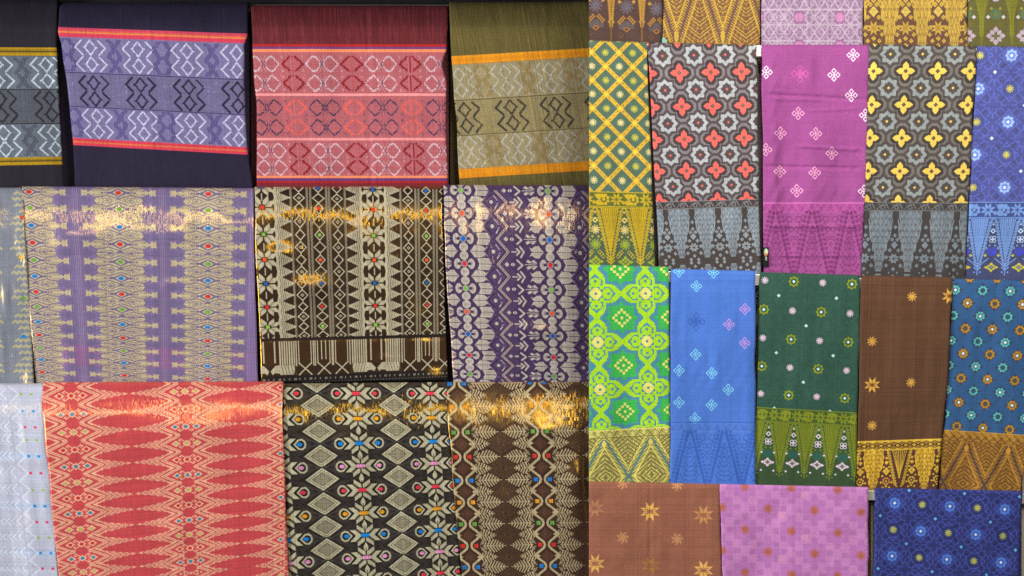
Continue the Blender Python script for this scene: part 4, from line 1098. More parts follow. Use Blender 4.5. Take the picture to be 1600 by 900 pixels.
def cloth_mat(name, cv, gold=(255, 190, 80), gfac=0.0, grough=.22, rough=.85, sheen=.04, gpatch=.15, spec=.2, gl=.075, _s=0):
    """woven cloth: computed pattern, thread relief, and where the mask says so metallic threads that glitter"""
    img = bpy.data.images.new(name + '_pattern', cv.nx, cv.ny, alpha=True)
    img.alpha_mode = 'CHANNEL_PACKED'
    buf = np.ones((cv.ny, cv.nx, 4), np.float32); buf[..., :3] = np.clip(cv.rgb, 0, 1); buf[..., 3] = cv.m
    img.pixels.foreach_set(buf[::-1].ravel()); img.update(); img.pack()
    m, nt, N, L, out = nodes(name)
    uv = N('UVMap'); tx = N('TexImage'); tx.image = img; tx.extension = 'MIRROR'; tx.interpolation = 'Linear'; L(uv.outputs[0], tx.inputs[0])
    sc = N('VectorMath', operation='MULTIPLY'); sc.inputs[1].default_value = (cv.w, cv.h, 1); L(uv.outputs[0], sc.inputs[0])   # in millimetres of cloth
    sep = N('SeparateXYZ'); L(sc.outputs[0], sep.inputs[0])
    # tone drift across the cloth (handling, dye)
    nz = N('TexNoise'); nz.inputs['Scale'].default_value = .018; nz.inputs['Detail'].default_value = 4; L(sc.outputs[0], nz.inputs['Vector'])
    mr = N('MapRange'); mr.inputs['From Min'].default_value = .3; mr.inputs['From Max'].default_value = .7; mr.inputs['To Min'].default_value = .93; mr.inputs['To Max'].default_value = 1.07; L(nz.outputs['Fac'], mr.inputs['Value'])
    mul = N('MixRGB', blend_type='MULTIPLY'); mul.inputs[0].default_value = 1; L(tx.outputs['Color'], mul.inputs[1]); L(mr.outputs[0], mul.inputs[2])
    # thread relief
    wx = N('Math', operation='SINE'); mx_ = N('Math', operation='MULTIPLY'); mx_.inputs[1].default_value = 2 * math.pi / 1.3; L(sep.outputs[0], mx_.inputs[0]); L(mx_.outputs[0], wx.inputs[0])
    wy = N('Math', operation='SINE'); my_ = N('Math', operation='MULTIPLY'); my_.inputs[1].default_value = 2 * math.pi / 1.5; L(sep.outputs[1], my_.inputs[0]); L(my_.outputs[0], wy.inputs[0])
    ad = N('Math', operation='ADD'); L(wx.outputs[0], ad.inputs[0]); L(wy.outputs[0], ad.inputs[1])
    bw = N('RGBToBW'); L(tx.outputs['Color'], bw.inputs[0])
    ma = N('Math', operation='MULTIPLY_ADD'); ma.inputs[1].default_value = 3.0; L(bw.outputs[0], ma.inputs[0]); L(ad.outputs[0], ma.inputs[2])
    n2 = N('TexNoise'); n2.inputs['Scale'].default_value = .09; n2.inputs['Detail'].default_value = 3; L(sc.outputs[0], n2.inputs['Vector'])
    ma2 = N('Math', operation='MULTIPLY_ADD'); ma2.inputs[1].default_value = 5.0; L(n2.outputs['Fac'], ma2.inputs[0]); L(ma.outputs[0], ma2.inputs[2])
    bp = N('Bump'); bp.inputs['Strength'].default_value = .5; bp.inputs['Distance'].default_value = .00022; L(ma2.outputs[0], bp.inputs['Height'])
    p = N('BsdfPrincipled'); p.inputs['Roughness'].default_value = rough; p.inputs['Specular IOR Level'].default_value = spec
    p.inputs['Sheen Weight'].default_value = sheen; p.inputs['Sheen Roughness'].default_value = .4
    L(mul.outputs[0], p.inputs['Base Color']); L(bp.outputs[0], p.inputs['Normal'])
    if gfac <= 0:
        L(p.outputs[0], out.inputs[0]); return m
    # metallic threads: each short thread segment tilts a little its own way
    sn = N('VectorMath', operation='SNAP'); sn.inputs[1].default_value = (1.5, 6.0, 1); L(sc.outputs[0], sn.inputs[0])
    wn = N('TexWhiteNoise', noise_dimensions='2D'); L(sn.outputs[0], wn.inputs['Vector'])
    sub = N('VectorMath', operation='SUBTRACT'); sub.inputs[1].default_value = (.5, .5, .5); L(wn.outputs['Color'], sub.inputs[0])
    big = N('TexNoise'); big.inputs['Scale'].default_value = .035; big.inputs['Detail'].default_value = 3; L(sc.outputs[0], big.inputs['Vector'])
    bsub = N('VectorMath', operation='SUBTRACT'); bsub.inputs[1].default_value = (.5, .5, .5); L(big.outputs['Color'], bsub.inputs[0])
    bsc = N('VectorMath', operation='SCALE'); bsc.inputs['Scale'].default_value = gpatch; L(bsub.outputs[0], bsc.inputs[0])
    ssc = N('VectorMath', operation='SCALE'); ssc.inputs['Scale'].default_value = gl; L(sub.outputs[0], ssc.inputs[0])
    lo = N('TexNoise'); lo.inputs['Scale'].default_value = .016; lo.inputs['Detail'].default_value = 4; L(sc.outputs[0], lo.inputs['Vector'])
    lr = N('MapRange'); lr.inputs['From Min'].default_value = .5; lr.inputs['From Max'].default_value = .68; lr.inputs['To Min'].default_value = gl * .7; lr.inputs['To Max'].default_value = gl * 3.6; L(lo.outputs['Fac'], lr.inputs['Value']); L(lr.outputs[0], ssc.inputs['Scale'])
    geo = N('NewGeometry'); a1 = N('VectorMath', operation='ADD'); a2 = N('VectorMath', operation='ADD'); nn = N('VectorMath', operation='NORMALIZE')
    L(geo.outputs['Normal'], a1.inputs[0]); L(ssc.outputs[0], a1.inputs[1]); L(a1.outputs[0], a2.inputs[0]); L(bsc.outputs[0], a2.inputs[1]); L(a2.outputs[0], nn.inputs[0])
    g = N('BsdfGlossy'); g.inputs['Color'].default_value = (*s2l(gold), 1); g.inputs['Roughness'].default_value = grough; L(nn.outputs[0], g.inputs['Normal'])
    f = N('Math', operation='MULTIPLY'); f.inputs[1].default_value = gfac; L(tx.outputs['Alpha'], f.inputs[0])
    mix = N('MixShader'); L(f.outputs[0], mix.inputs[0]); L(p.outputs[0], mix.inputs[1]); L(g.outputs[0], mix.inputs[2])
    L(mix.outputs[0], out.inputs[0]); return m

# ---------------------------------------------------------------- draped cloth
def homog(c4):
    A = []; B = []
    for (x, y), (u, v) in c4:
        A.append([x, y, 1, 0, 0, 0, -u * x, -u * y]); B.append(u)
        A.append([0, 0, 0, x, y, 1, -v * x, -v * y]); B.append(v)
    h = np.linalg.solve(np.array(A, float), np.array(B, float)); return np.append(h, 1).reshape(3, 3)
def vnoise(seed, nx, ny, gx, gy):
    r = np.random.RandomState(seed); G = r.randn(gy + 3, gx + 3)
    x = np.linspace(0, gx, nx); y = np.linspace(0, gy, ny)
    xi, yi = x.astype(int), y.astype(int); fx, fy = x - xi, y - yi
    fx = fx * fx * (3 - 2 * fx); fy = fy * fy * (3 - 2 * fy)
    a = G[np.ix_(yi, xi)]; b = G[np.ix_(yi, xi + 1)]; c = G[np.ix_(yi + 1, xi)]; d = G[np.ix_(yi + 1, xi + 1)]
    return (a * (1 - fx) + b * fx) * (1 - fy)[:, None] + (c * (1 - fx) + d * fx) * fy[:, None]
UNDER = {}
PROFILE_LEFT = dict(r=7.0, b=30.0, tau=36.0, thick=3.0)
PROFILE_LOW = dict(r=7.0, b=38.0, tau=41.0, thick=3.0)
PROFILE_FRONT = dict(r=5.2, b=2.0, tau=20.0, thick=2.0)
PROFILE_RIGHT = dict(r=6.5, b=5.0, tau=26.0, thick=2.2)
def drape(name, label, cv, corr, L_, R_, top, bot, d0, prof, seed, cat='cloth', group=None, mat=None, wave=2.0, wr=1.0, creases=(), step=3.0, pleat=(), backlen=1.0, backx=None, edge=.5, swell=0.0, **mk):
    """L_, R_: outline of the hanging front in photograph points, top/bot: (y at left, y at right).
    The sheet rises behind the rail, goes over it and hangs in front."""
    m = mat or cloth_mat(name + '_weave', cv, **mk)
    H = homog(corr)
    nx = max(8, int((R_[0][0] - L_[0][0]) / step)); ny = max(6, int((max(bot) - min(top)) / step))
    s = np.linspace(0, 1, nx + 1); t = np.linspace(0, 1, ny + 1)
    t = t ** 1.12                                                       # a little denser over the rail
    yl = top[0] + (bot[0] - top[0]) * t; yr = top[1] + (bot[1] - top[1]) * t
    xl = np.interp(yl, [p[1] for p in L_], [p[0] for p in L_]); xr = np.interp(yr, [p[1] for p in R_], [p[0] for p in R_])
    en = vnoise(seed + 90, ny + 1, 2, 9, 1)
    xl = xl + en[0] * edge; xr = xr + en[1] * edge
    PX = xl[:, None] + (xr - xl)[:, None] * s[None, :]
    PY = yl[:, None] + (yr - yl)[:, None] * s[None, :]
    T = PY - (top[0] + (top[1] - top[0]) * s)[None, :]                  # millimetres below the fold
    r, b, tau = prof['r'], prof['b'], prof['tau']
    base = r * np.sqrt(np.clip(1 - np.clip(1 - T / r, 0, 1) ** 2, 0, 1)) + b * (1 - np.exp(-T / tau))
    if swell: base = base + swell * np.sin(np.clip(T / (bot[0] - top[0]), 0, 1) * math.pi)
    fade = np.clip(T / 25, 0, 1)
    W = vnoise(seed, nx + 1, ny + 1, 4, 3) * wave * (.35 + .65 * T / T.max()) + vnoise(seed + 1, nx + 1, ny + 1, 11, 7) * wr * .55 + vnoise(seed + 2, nx + 1, ny + 1, 26, 20) * wr * .16
    W = W * (.3 + .7 * fade)
    for cz in creases:
        ax, pos, width, depth, a0, a1, slant = (list(cz) + [0, 0, 0])[:7]             # ax 'h' (running across) or 'v'; photograph points
        if ax == 'b':                                                    # a soft bulge: pos=(x, y), width=(rx, ry)
            W = W + depth * np.exp(-((PX - pos[0]) / width[0]) ** 2 - ((PY - pos[1]) / width[1]) ** 2); continue
        if ax == 'h':
            q = PY - (pos + slant * (PX - PX[:, :1])); rng = np.clip((PX - a0) / 12, 0, 1) * np.clip((a1 - PX) / 12, 0, 1)
        else:
            q = PX - (pos + slant * (PY - PY[:1, :])); rng = np.clip((PY - a0) / 12, 0, 1) * np.clip((a1 - PY) / 12, 0, 1)
        W = W + depth * np.exp(-(q / width) ** 2) * rng * (1 + .25 * np.sin(PX * .31 + PY * .17))
    # the selvedges turn back a little
    e = np.minimum(s, 1 - s) * (R_[0][0] - L_[0][0])
    turn = (0.0 if mk.get('gfac') else -.6) * np.exp(-(e / 2.6) ** 2)[None, :] * (.5 + .5 * fade)
    D = d0 + base
    K = (CAM_D * 1000 - D) / 1e6 / CAM_D * 1.0
    X = (PX - 800) * (CAM_D - D / 1000) / CAM_D / 1000; Z = (450 - PY) * (CAM_D - D / 1000) / CAM_D / 1000
    Y = -(D + W + turn) / 1000
    den = H[2, 0] * PX + H[2, 1] * PY + H[2, 2]
    U = ((H[0, 0] * PX + H[0, 1] * PY + H[0, 2]) / den - cv.ox) / cv.w; V = 1 - ((H[1, 0] * PX + H[1, 1] * PY + H[1, 2]) / den - cv.oy) / cv.h
    rowsX, rowsY, rowsZ, rowsU, rowsV = [], [], [], [], []
    # back sheet, bottom to top, then the half circle over the rail
    nb = 10; k0 = (CAM_D - d0 / 1000) / CAM_D / 1000
    bx0, bx1 = backx or (xl[0], xr[0])
    for i in range(nb + 5):
        if i < nb:
            tt = (1 - i / nb) * backlen; ex = 1
            yy = top[0] + (top[1] - top[0]) * s + r + (bot[0] - top[0] - r) * tt
            dd = d0 - r - (1.2 + 1.9 * (seed % 3)) * min(1, tt * 5) + 0 * s + .8 * tt * np.sin(s * 7 + seed)
            Vb = V[0] + (yy - top[0] - (top[1] - top[0]) * s) / cv.h
            xx = (bx0 + (bx1 - bx0) * s) * min(1, tt * 4) + PX[0] * (1 - min(1, tt * 4))
        else:
            a = math.pi - (i - nb) / 5 * (math.pi / 2)                  # back to top
            yy = top[0] + (top[1] - top[0]) * s + r - r * math.sin(a); dd = d0 + r * math.cos(a) + 0 * s
            Vb = V[0] + (r * (a - math.pi / 2)) / cv.h + 0 * s; xx = PX[0]
        rowsX.append((xx - 800) * k0); rowsZ.append((450 - yy) * k0); rowsY.append(-dd / 1000); rowsU.append(U[0]); rowsV.append(Vb)
    X = np.vstack([rowsX, X]); Y = np.vstack([rowsY, Y]); Z = np.vstack([rowsZ, Z]); U = np.vstack([rowsU, U]); V = np.vstack([rowsV, V])
    n, w = X.shape
    verts = np.stack([X, Y, Z], -1).reshape(-1, 3)
    idx = np.arange(n * w).reshape(n, w)
    q = np.stack([idx[:-1, :-1], idx[1:, :-1], idx[1:, 1:], idx[:-1, 1:]], -1).reshape(-1, 4)
    me = bpy.data.meshes.new(name)
    me.vertices.add(len(verts)); me.vertices.foreach_set('co', verts.astype(np.float32).ravel())
    me.loops.add(len(q) * 4); me.loops.foreach_set('vertex_index', q.ravel().astype(np.int32))
    me.polygons.add(len(q)); me.polygons.foreach_set('loop_start', (np.arange(len(q)) * 4).astype(np.int32)); me.polygons.foreach_set('loop_total', np.full(len(q), 4, np.int32))
    me.update(calc_edges=True); me.polygons.foreach_set('use_smooth', np.ones(len(q), bool))
    uvl = me.uv_layers.new(name='UVMap'); uvs = np.stack([U, V], -1).reshape(-1, 2)[q.ravel()]; uvl.data.foreach_set('uv', uvs.astype(np.float32).ravel())
    me.materials.append(m)
    if m.name not in UNDER:                                             # plain weave reverse, colour darkened so the gaps between cloths look shaded
        UNDER[m.name] = plain_mat(name + '_reverse_shaded', tuple(float(v) * 255 * .8 for v in cv.rgb.mean((0, 1))), .95, noise=.12, nscale=60)
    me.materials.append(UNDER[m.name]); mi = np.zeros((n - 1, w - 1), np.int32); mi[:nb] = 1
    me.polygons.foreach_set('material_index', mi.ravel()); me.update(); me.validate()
    o = bpy.data.objects.new(name, me); scene.collection.objects.link(o)
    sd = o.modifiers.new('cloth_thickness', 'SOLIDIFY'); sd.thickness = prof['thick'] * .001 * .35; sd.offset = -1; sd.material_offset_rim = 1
    tag(o, label, cat, group)
    return o
def idc(x0, y0): return [((x0, y0), (0, 0)), ((x0 + 100, y0), (100, 0)), ((x0 + 100, y0 + 100), (100, 100)), ((x0, y0 + 100), (0, 100))]

# ---------------------------------------------------------------- the setting
M_dark = plain_mat('dark_backing', (30, 26, 30), .8)
M_taupe = plain_mat('painted_board', (176, 164, 140), .6, noise=.05, nscale=8)
M_metal = plain_mat('brushed_rail', (216, 212, 200), .35, .6, noise=.05)
M_steel = plain_mat('dull_steel', (120, 116, 112), .45, .8)
w_ = box('wall', -1.3, 1.4, 0, .05, -.95, .95, M_dark); tag(w_, 'dark wall behind the hanging cloths', kind='structure')

DL = (30, 86, 142)            # rail depth of the three left tiers, millimetres in front of the wall
DR = (220, 246, 272, 298)     # and of the four right tiers
# right hand board stands forward of the left tiers
b0 = P(921.5, 0, .208); b1 = P(1760, 0, .208)
bd = box('backing_panel', b0[0], b1[0], -.208, -.204, -.62, .62, M_taupe); tag(bd, 'beige painted panel behind the right hand cloths, seen past their edges', 'panel')

lp0 = P(1361, 786, .288); lp1 = P(1760, 786, .288)
lp = box('lower_panel', lp0[0], lp1[0], -.288, -.2095, -.62, lp0[2], M_taupe, None, .0015); tag(lp, 'beige painted lower panel showing on both sides of the indigo cloth', 'panel')
def rail(x0, x1, ytop, d, mat, label, h=12, tilt=0.0, group=None, round_=False):
    a = P(x0, ytop + 3.2, d / 1000); b = P(x1, ytop + 3.2 + tilt, d / 1000)
    e = bpy.data.objects.new('hanging_rail', None); scene.collection.objects.link(e); e.location = a
    L = math.hypot(b[0] - a[0], b[2] - a[2]); ang = math.atan2(b[2] - a[2], b[0] - a[0])
    t_ = box('tube', 0, L, -.0032, .0032, -h / 1000, 0, mat, e, .0009)
    for x in (0, L): box('end_cap', x - .0016, x + .0016, -.0037, .0037, -(h + .5) / 1000, .0005, M_steel, e, .0006)
    for x in (L * .18, L * .82):
        box('bracket', x - .006, x + .006, .0034, d / 1000 - .002 if mat is M_steel else max(.008, (d - 208) / 1000 - .0015), -h / 1000 + .001, -.002, M_steel, e, .0008)
    e.rotation_euler = (0, -ang, 0)
    tag(e, label, 'rail', group)
    return e
rail(-90, 934, 4, DL[0], M_steel, 'dull steel rail under the topmost row of the left display, hidden in the folds'); rail(-90, 934, 293, DL[1], M_steel, 'dull steel rail carrying the middle row of glittering cloths'); rail(-90, 934, 598, DL[2], M_steel, 'dull steel rail carrying the bottom row of glittering cloths')
rail(922, 1680, 65, DR[1], M_metal, 'pale metal rail whose bit shows between the coral-flowered cloth and the magenta one', tilt=10, h=16)
rail(922, 1680, 416, DR[2], M_metal, 'pale metal rail whose bits show either side of the plain blue cloth', tilt=28, h=16)
rail(922, 1680, 753, DR[3], M_metal, 'pale metal rail bridging the gap between the lilac cloth and the indigo one', tilt=17, h=14)

sh = bpy.data.objects.new('shade_shelf', None); scene.collection.objects.link(sh); sh.location = (-.45, 0, .476)  # added out of view, its depth set to cast shade on the top row
box('shade_board', -.66, .55, -.205, 0, 0, .02, M_dark, sh, .002); box('front_lip', -.66, .55, -.212, -.2055, -.004, .03, M_dark, sh, .001)
tag(sh, 'unseen dark shelf added above the left display to shade its top row', 'shelf')
# ---------------------------------------------------------------- left display, top row
PL, PR_ = PROFILE_LEFT, PROFILE_RIGHT
PT = dict(r=8.0, b=16.0, tau=30.0, thick=3.0)
def dark_cv(col, W=400, H=300, seed=1):
    c = Canvas(W, H, col, 1.0); grain(c, .08, .06, .02, seed); return c
drape('folded_cloth', 'near-black cloth hem behind the purple cloth, along the top edge', dark_cv((26, 22, 30), 700, 300, 3), idc(-60, -300), [(-60, -290), (-60, 6)], [(636, -290), (636, 6)], (-290, -290), (5, 5), -25, dict(r=6, b=8, tau=20, thick=2), 3, wave=2, step=10, backlen=.1)
drape('folded_cloth', 'dark red-brown cloth hem behind the olive cloth, along the top edge', dark_cv((66, 36, 32), 320, 300, 4), idc(640, -300), [(640, -290), (640, 6)], [(945, -290), (945, 6)], (-290, -290), (6, 6), -25, dict(r=6, b=8, tau=20, thick=2), 4, wave=2, step=10, backlen=.1)
drape('folded_cloth', 'black cloth with mustard stripes and a grey diamond band, cut off at the left', p_grey(),
      [((73, 113), (62, 113)), ((149, 113), (138, 113)), ((86, 220), (62, 220)), ((162, 219), (138, 220))],
      [(-70, 0), (-58, 300)], [(91, 0), (88, 70), (93, 200), (101, 305)], (-2, -2), (304, 304), DL[0], PT, 11, backx=(-70, 96))
drape('folded_cloth', 'dark purple cloth with pink-red stripes round a lilac band of white and black diamonds', p_purple(),
      [((142, 87), (49, 85)), ((370, 96), (278, 85)), ((153, 193.8), (49, 192)), ((373, 205), (278, 192))],
      [(93, 0), (90, 52), (96, 70), (108, 160), (115, 225), (118, 305)], [(389, 0), (387, 55), (381, 72), (383, 180), (386, 235), (396, 305)], (4, 3), (304, 304), DL[0], PT, 12, backx=(93, 389), creases=[('v', 232, 3, 1.0, 20, 240, .03)])
drape('folded_cloth', 'maroon cloth with a rose band of little ringed motifs and orange edge lines', p_red(),
      [((457.3, 100), (61, 100)), ((641, 100), (245, 100)), ((470, 262), (61, 262)), ((648, 262), (245, 262))],
      [(392, 0), (395, 80), (401, 180), (402, 305)], [(700, 0), (698, 78), (690, 100), (697, 130), (696, 220), (701, 305)], (7, 8), (304, 304), DL[0], PT, 13, backx=(391, 701), creases=[('v', 573, 3.2, -1.7, 10, 300, .03), ('v', 579, 3, 1.2, 10, 300, .03), ('h', 150, 14, .8, 560, 690, -.05)])
drape('folded_cloth', 'olive cloth with orange stripes and a khaki band of faded zigzags', p_olive(),
      [((719, 128), (22, 129)), ((860, 119.6), (168, 129)), ((736, 236.4), (22, 238)), ((880, 227.5), (168, 238))],
      [(702, 0), (705, 90), (712, 180), (719, 305)], [(945, 0), (945, 305)], (3, 2), (304, 304), DL[0], PT, 14, backx=(703, 946), creases=[('v', 852, 3, .9, 0, 300, .01)])

# ---------------------------------------------------------------- left display, middle row (metallic threads)
drape('folded_cloth', 'grey-blue cloth with pale herringbone leaves, at the left edge of the middle row', p_bluegrey(),
      [((-49, 290), (0, 0)), ((51, 290), (100, 0)), ((-43, 600), (0, 310)), ((57, 600), (100, 310))],
      [(-60, 290), (-50, 610)], [(36, 290), (40, 380), (54, 610)], (293, 293), (612, 612), DL[1], PL, 21, gfac=.16, gold=(255, 214, 130), grough=.2)
drape('folded_cloth', 'lavender brocade cloth with cream leaf bands and red, green and blue dots', p_lavender(),
      [((184.8, 301.3), (148, 8)), ((325.5, 303), (288, 8)), ((193.8, 567), (148, 270)), ((324.6, 572), (288, 270))],
      [(34, 285), (33, 330), (45, 480), (56, 612)], [(397, 290), (398, 420), (404, 612)], (291, 294), (612, 612), DL[1], PL, 22, gfac=.24, gold=(255, 206, 120), grough=.2, wave=1.8, creases=[('b', (118, 372), (38, 20), 4.5), ('b', (262, 368), (44, 18), 4.0), ('b', (262, 445), (12, 9), 2.6), ('b', (372, 350), (26, 14), 2.4)])
drape('folded_cloth', 'black-brown brocade cloth with cream stars, diamond strips and a striped hem', p_blackgold(),
      [((409.5, 324), (14, 34)), ((583, 327.5), (186, 34)), ((418.6, 511.2), (14, 218)), ((587, 507.6), (186, 218))],
      [(398, 290), (399, 400), (404, 500), (408, 605)], [(691, 290), (693, 430), (700, 605)], (292, 291), (598, 594), DL[1] + 3, PL, 23, gfac=.30, gold=(255, 190, 56), grough=.2, wave=1.4, step=2.5, creases=[('b', (436, 398), (24, 16), 6.0), ('b', (484, 450), (38, 18), 6.6), ('b', (676, 590), (20, 12), 4.5), ('b', (600, 560), (12, 8), 1.5), ('h', 530, 2.6, -1.2, 400, 700, -.01)])
drape('folded_cloth', 'plum brocade cloth with silver-grey leaves, discs and zigzags', p_plum(),
      [((719.8, 297), (29, 8)), ((856, 298.5), (165, 8)), ((731.6, 523.7), (29, 234)), ((864, 527), (165, 234))],
      [(693, 288), (695, 400), (710, 612)], [(945, 288), (945, 612)], (289, 289), (612, 612), DL[1] + 6, PL, 24, gfac=.17, gold=(255, 204, 128), grough=.2, wave=1.4, creases=[('b', (835, 520), (38, 14), 3.6)])

# ---------------------------------------------------------------- left display, bottom row
drape('folded_cloth', 'pale silver-blue cloth with tiny coloured dots, in the lower left corner', p_white(),
      [((32.7, 616), (73.5, 22)), ((48.7, 616.3), (89.5, 22)), ((66.5, 888.5), (73.5, 292)), ((82.5, 888.8), (89.5, 292))],
      [(-60, 590), (-40, 950)], [(68, 590), (92, 905), (96, 960)], (599, 599), (960, 960), DL[2], PROFILE_LOW, 31, gfac=.16, gold=(255, 236, 160), grough=.22)
drape('folded_cloth', 'coral red brocade cloth with cream zigzags ending in feathery points', p_coral(),
      [((111, 618.6), (46, 21)), ((289, 611.4), (223, 21)), ((130.3, 893.8), (46, 295)), ((298, 877), (223, 295))],
      [(68, 590), (65, 625), (78, 760), (92, 905), (96, 960)], [(443, 590), (442, 640), (446, 780), (451, 905), (453, 960)], (597, 596), (960, 960), DL[2] + 3, PROFILE_LOW, 32, gfac=.26, creases=[('b', (302, 668), (56, 18), 4.2), ('b', (150, 650), (60, 12), 2.2), ('b', (268, 832), (26, 16), 3.4)], gold=(255, 176, 100), grough=.21, wave=1.7)
drape('folded_cloth', 'black brocade cloth with cream hatched diamonds and eight-petalled stars', p_blackstar(),
      [((556.5, 614.8), (114.5, 17)), ((672, 614.8), (231.5, 17)), ((573, 871), (114.5, 273)), ((686.7, 862), (231.5, 273))],
      [(444, 590), (441, 650), (447, 780), (453, 960)], [(699, 590), (704, 700), (715, 820), (724, 960)], (599, 597), (960, 960), DL[2], PROFILE_LOW, 33, gfac=.22, creases=[('b', (520, 690), (50, 12), 1.6)], gold=(255, 196, 50), grough=.17, wave=1.2)
drape('folded_cloth', 'dark brown brocade cloth with cream leaf plumes and looped borders', p_brown(),
      [((715, 618), (14, 28)), ((840, 616), (140, 28)), ((735, 870), (14, 280)), ((855.5, 868), (140, 280))],
      [(698, 590), (700, 660), (712, 800), (726, 960)], [(945, 590), (945, 960)], (597, 597), (960, 960), DL[2] + 3, PROFILE_LOW, 34, gfac=.19, creases=[('b', (842, 672), (26, 18), 4.2), ('b', (902, 745), (20, 26), 6.5)], gold=(255, 196, 72), grough=.22, wave=1.6)

# ---------------------------------------------------------------- right display: the row of hems along the top
def top_strip(label, cv, x0, x1, yb, seed, ox, **k):
    cv.rgb *= .84                                                       # all strip colours evenly darkened
    return drape('folded_cloth', label, cv, idc(ox, 0), [(x0, -150), (x0, yb + 16)], [(x1, -150), (x1 + 1, yb + 16)], (-150, -150), (yb + 14, yb + 14), DR[0], PR_, seed, wave=.8, step=4, **k)
top_strip('dark brown cloth hem with golden feathered spikes, at the top of the right display', p_topdark(), 920.5, 1033.5, 66, 41, 920)
top_strip('gold and brown cloth hem covered with slanting hooked ladders', p_topgold(), 1036, 1187, 68, 42, 1036)
top_strip('pale lilac cloth hem with a lacy lattice and pink hexagons', p_toplace(), 1189.5, 1347.5, 68, 43, 1187, creases=[('h', 46, 1.6, 1.3, 1306, 1350, .10), ('h', 50, 1.6, 1.0, 1195, 1222, -.06)])
top_strip('golden yellow cloth hem with tapering panels and brown ground', p_topyellow(), 1349.5, 1511, 70, 44, 1348)
top_strip('olive green cloth hem with mauve eight-petalled flowers, in the top right corner', p_topgreen(), 1512.5, 1660, 70, 45, 1510)

# ---------------------------------------------------------------- right display, second row
drape('folded_cloth', 'green cloth with a golden diagonal lattice and pinwheels in its diamonds', p_lattice(),
      [((922, 64), (0, 0)), ((1008, 66), (86, 0)), ((926.5, 299), (0, 235)), ((1016, 301), (86.5, 235))],
      [(920.5, 60), (920.5, 430)], [(1010, 60), (1016, 220), (1024, 430)], (63, 66), (430, 430), DR[1], PR_, 51, edge=.15, backx=(920.5, 1024))
drape('folded_cloth', 'grey cloth with coral four-petalled flowers and pale grey stars', p_coralflower(),
      [((1061.6, 114), (46.5, 48)), ((1158.7, 112), (145.7, 48)), ((1072.7, 267), (46.5, 202.2)), ((1164.8, 264.5), (145.7, 202.2))],
      [(1011, 60), (1019, 200), (1030, 430)], [(1182, 60), (1184, 240), (1188, 430)], (66, 70), (430, 432), DR[1] + 2, PR_, 52, backx=(1012, 1192))
pk = drape('folded_cloth', 'magenta cloth scattered with little white four-bud motifs', p_magenta(), idc(1190, 70),
      [(1190, 60), (1192, 250), (1193, 435)], [(1358.5, 60), (1354, 240), (1345, 435)], (70, 70), (434, 436), DR[1], PR_, 53, backx=(1190, 1356), wave=1.8, wr=1.2, step=2.0,
      creases=[('h', 147, 2.6, -2.2, 1195, 1360, .055), ('h', 154, 2.4, 1.6, 1200, 1290, .02), ('h', 225, 2.4, 2.4, 1240, 1350, .06), ('h', 260, 2.4, -2.2, 1192, 1350, .02), ('h', 353, 2.2, 2.6, 1195, 1350, .01), ('h', 399, 2.2, 2.4, 1200, 1350, .0), ('v', 1206, 8, 2.0, 80, 330, .03), ('h', 300, 18, 1.4, 1192, 1350, .0), ('h', 178, 2.2, 1.2, 1260, 1350, -.06)])
drape('folded_cloth', 'charcoal cloth with yellow four-petalled flowers and grey stars', p_yellowflower(),
      [((1365, 111), (8, 43)), ((1516, 111), (159.8, 43)), ((1356.5, 267), (8, 199.9)), ((1505.3, 268), (159.8, 199.9))],
      [(1359, 60), (1354, 200), (1345, 440)], [(1527, 60), (1519, 200), (1507, 440)], (69, 72), (438, 440), DR[1] + 2, PR_, 54)
drape('folded_cloth', 'blue cloth of knotted lines with glowing pale stars and a light blue border', p_royal(),
      [((1581, 86.6), (56, 15)), ((1531.5, 86.6), (6.5, 15)), ((1569.3, 293), (56, 223)), ((1520.5, 293), (6.5, 223))],
      [(1528, 60), (1520, 200), (1508, 440)], [(1670, 60), (1660, 440)], (72, 74), (440, 440), DR[1], PR_, 55, creases=[('h', 140, 2.0, -1.6, 1555, 1606, -.75), ('h', 262, 1.6, .9, 1512, 1600, -.04)])

# ---------------------------------------------------------------- right display, third row
drape('folded_cloth', 'lime green cloth with stepped eight-pointed stars and a khaki hem', p_lime(),
      [((931, 459), (10.5, 45)), ((1008.8, 458.5), (88.5, 45)), ((937.5, 609), (10.5, 196)), ((1013.2, 606), (88.5, 196))],
      [(920.5, 410), (920.5, 780)], [(1044.5, 410), (1046, 600), (1048, 780)], (413, 417), (775, 775), DR[2], PR_, 61, edge=.15)
drape('folded_cloth', 'plain cobalt blue cloth with a few cyan and lilac four-bud motifs', p_bluebuds(), idc(1048, 421),
      [(1048.5, 410), (1047.5, 780)], [(1180, 410), (1180.5, 780)], (420, 423), (775, 775), DR[2] + 2, PR_, 62, creases=[('h', 436, 2.2, .9, 1050, 1180, .01), ('h', 590, 30, .8, 1050, 1180, .0)])
drape('folded_cloth', 'dark green cloth with olive stars, white specks and an olive hem', p_darkgreen(),
      [((1240.4, 440), (54, 16.5)), ((1331.2, 444), (145, 16.5)), ((1232.4, 617.6), (54, 198.5)), ((1320, 622.4), (145, 198.5))],
      [(1188, 410), (1184, 560), (1178, 780)], [(1344, 410), (1341, 600), (1336, 780)], (425, 430), (778, 778), DR[2], PR_, 63)
drape('folded_cloth', 'plain dark brown cloth with a few golden pinwheels and a yellow patterned hem', p_darkbrown(),
      [((1348, 431), (0, 0)), ((1489, 433), (141, 0)), ((1337.5, 761), (0, 327)), ((1465, 755), (127.5, 327))],
      [(1345.5, 410), (1342, 600), (1337, 780)], [(1489.5, 410), (1480, 600), (1463, 780)], (430, 433), (780, 780), DR[2] + 2, PR_, 64, backx=(1347, 1490))
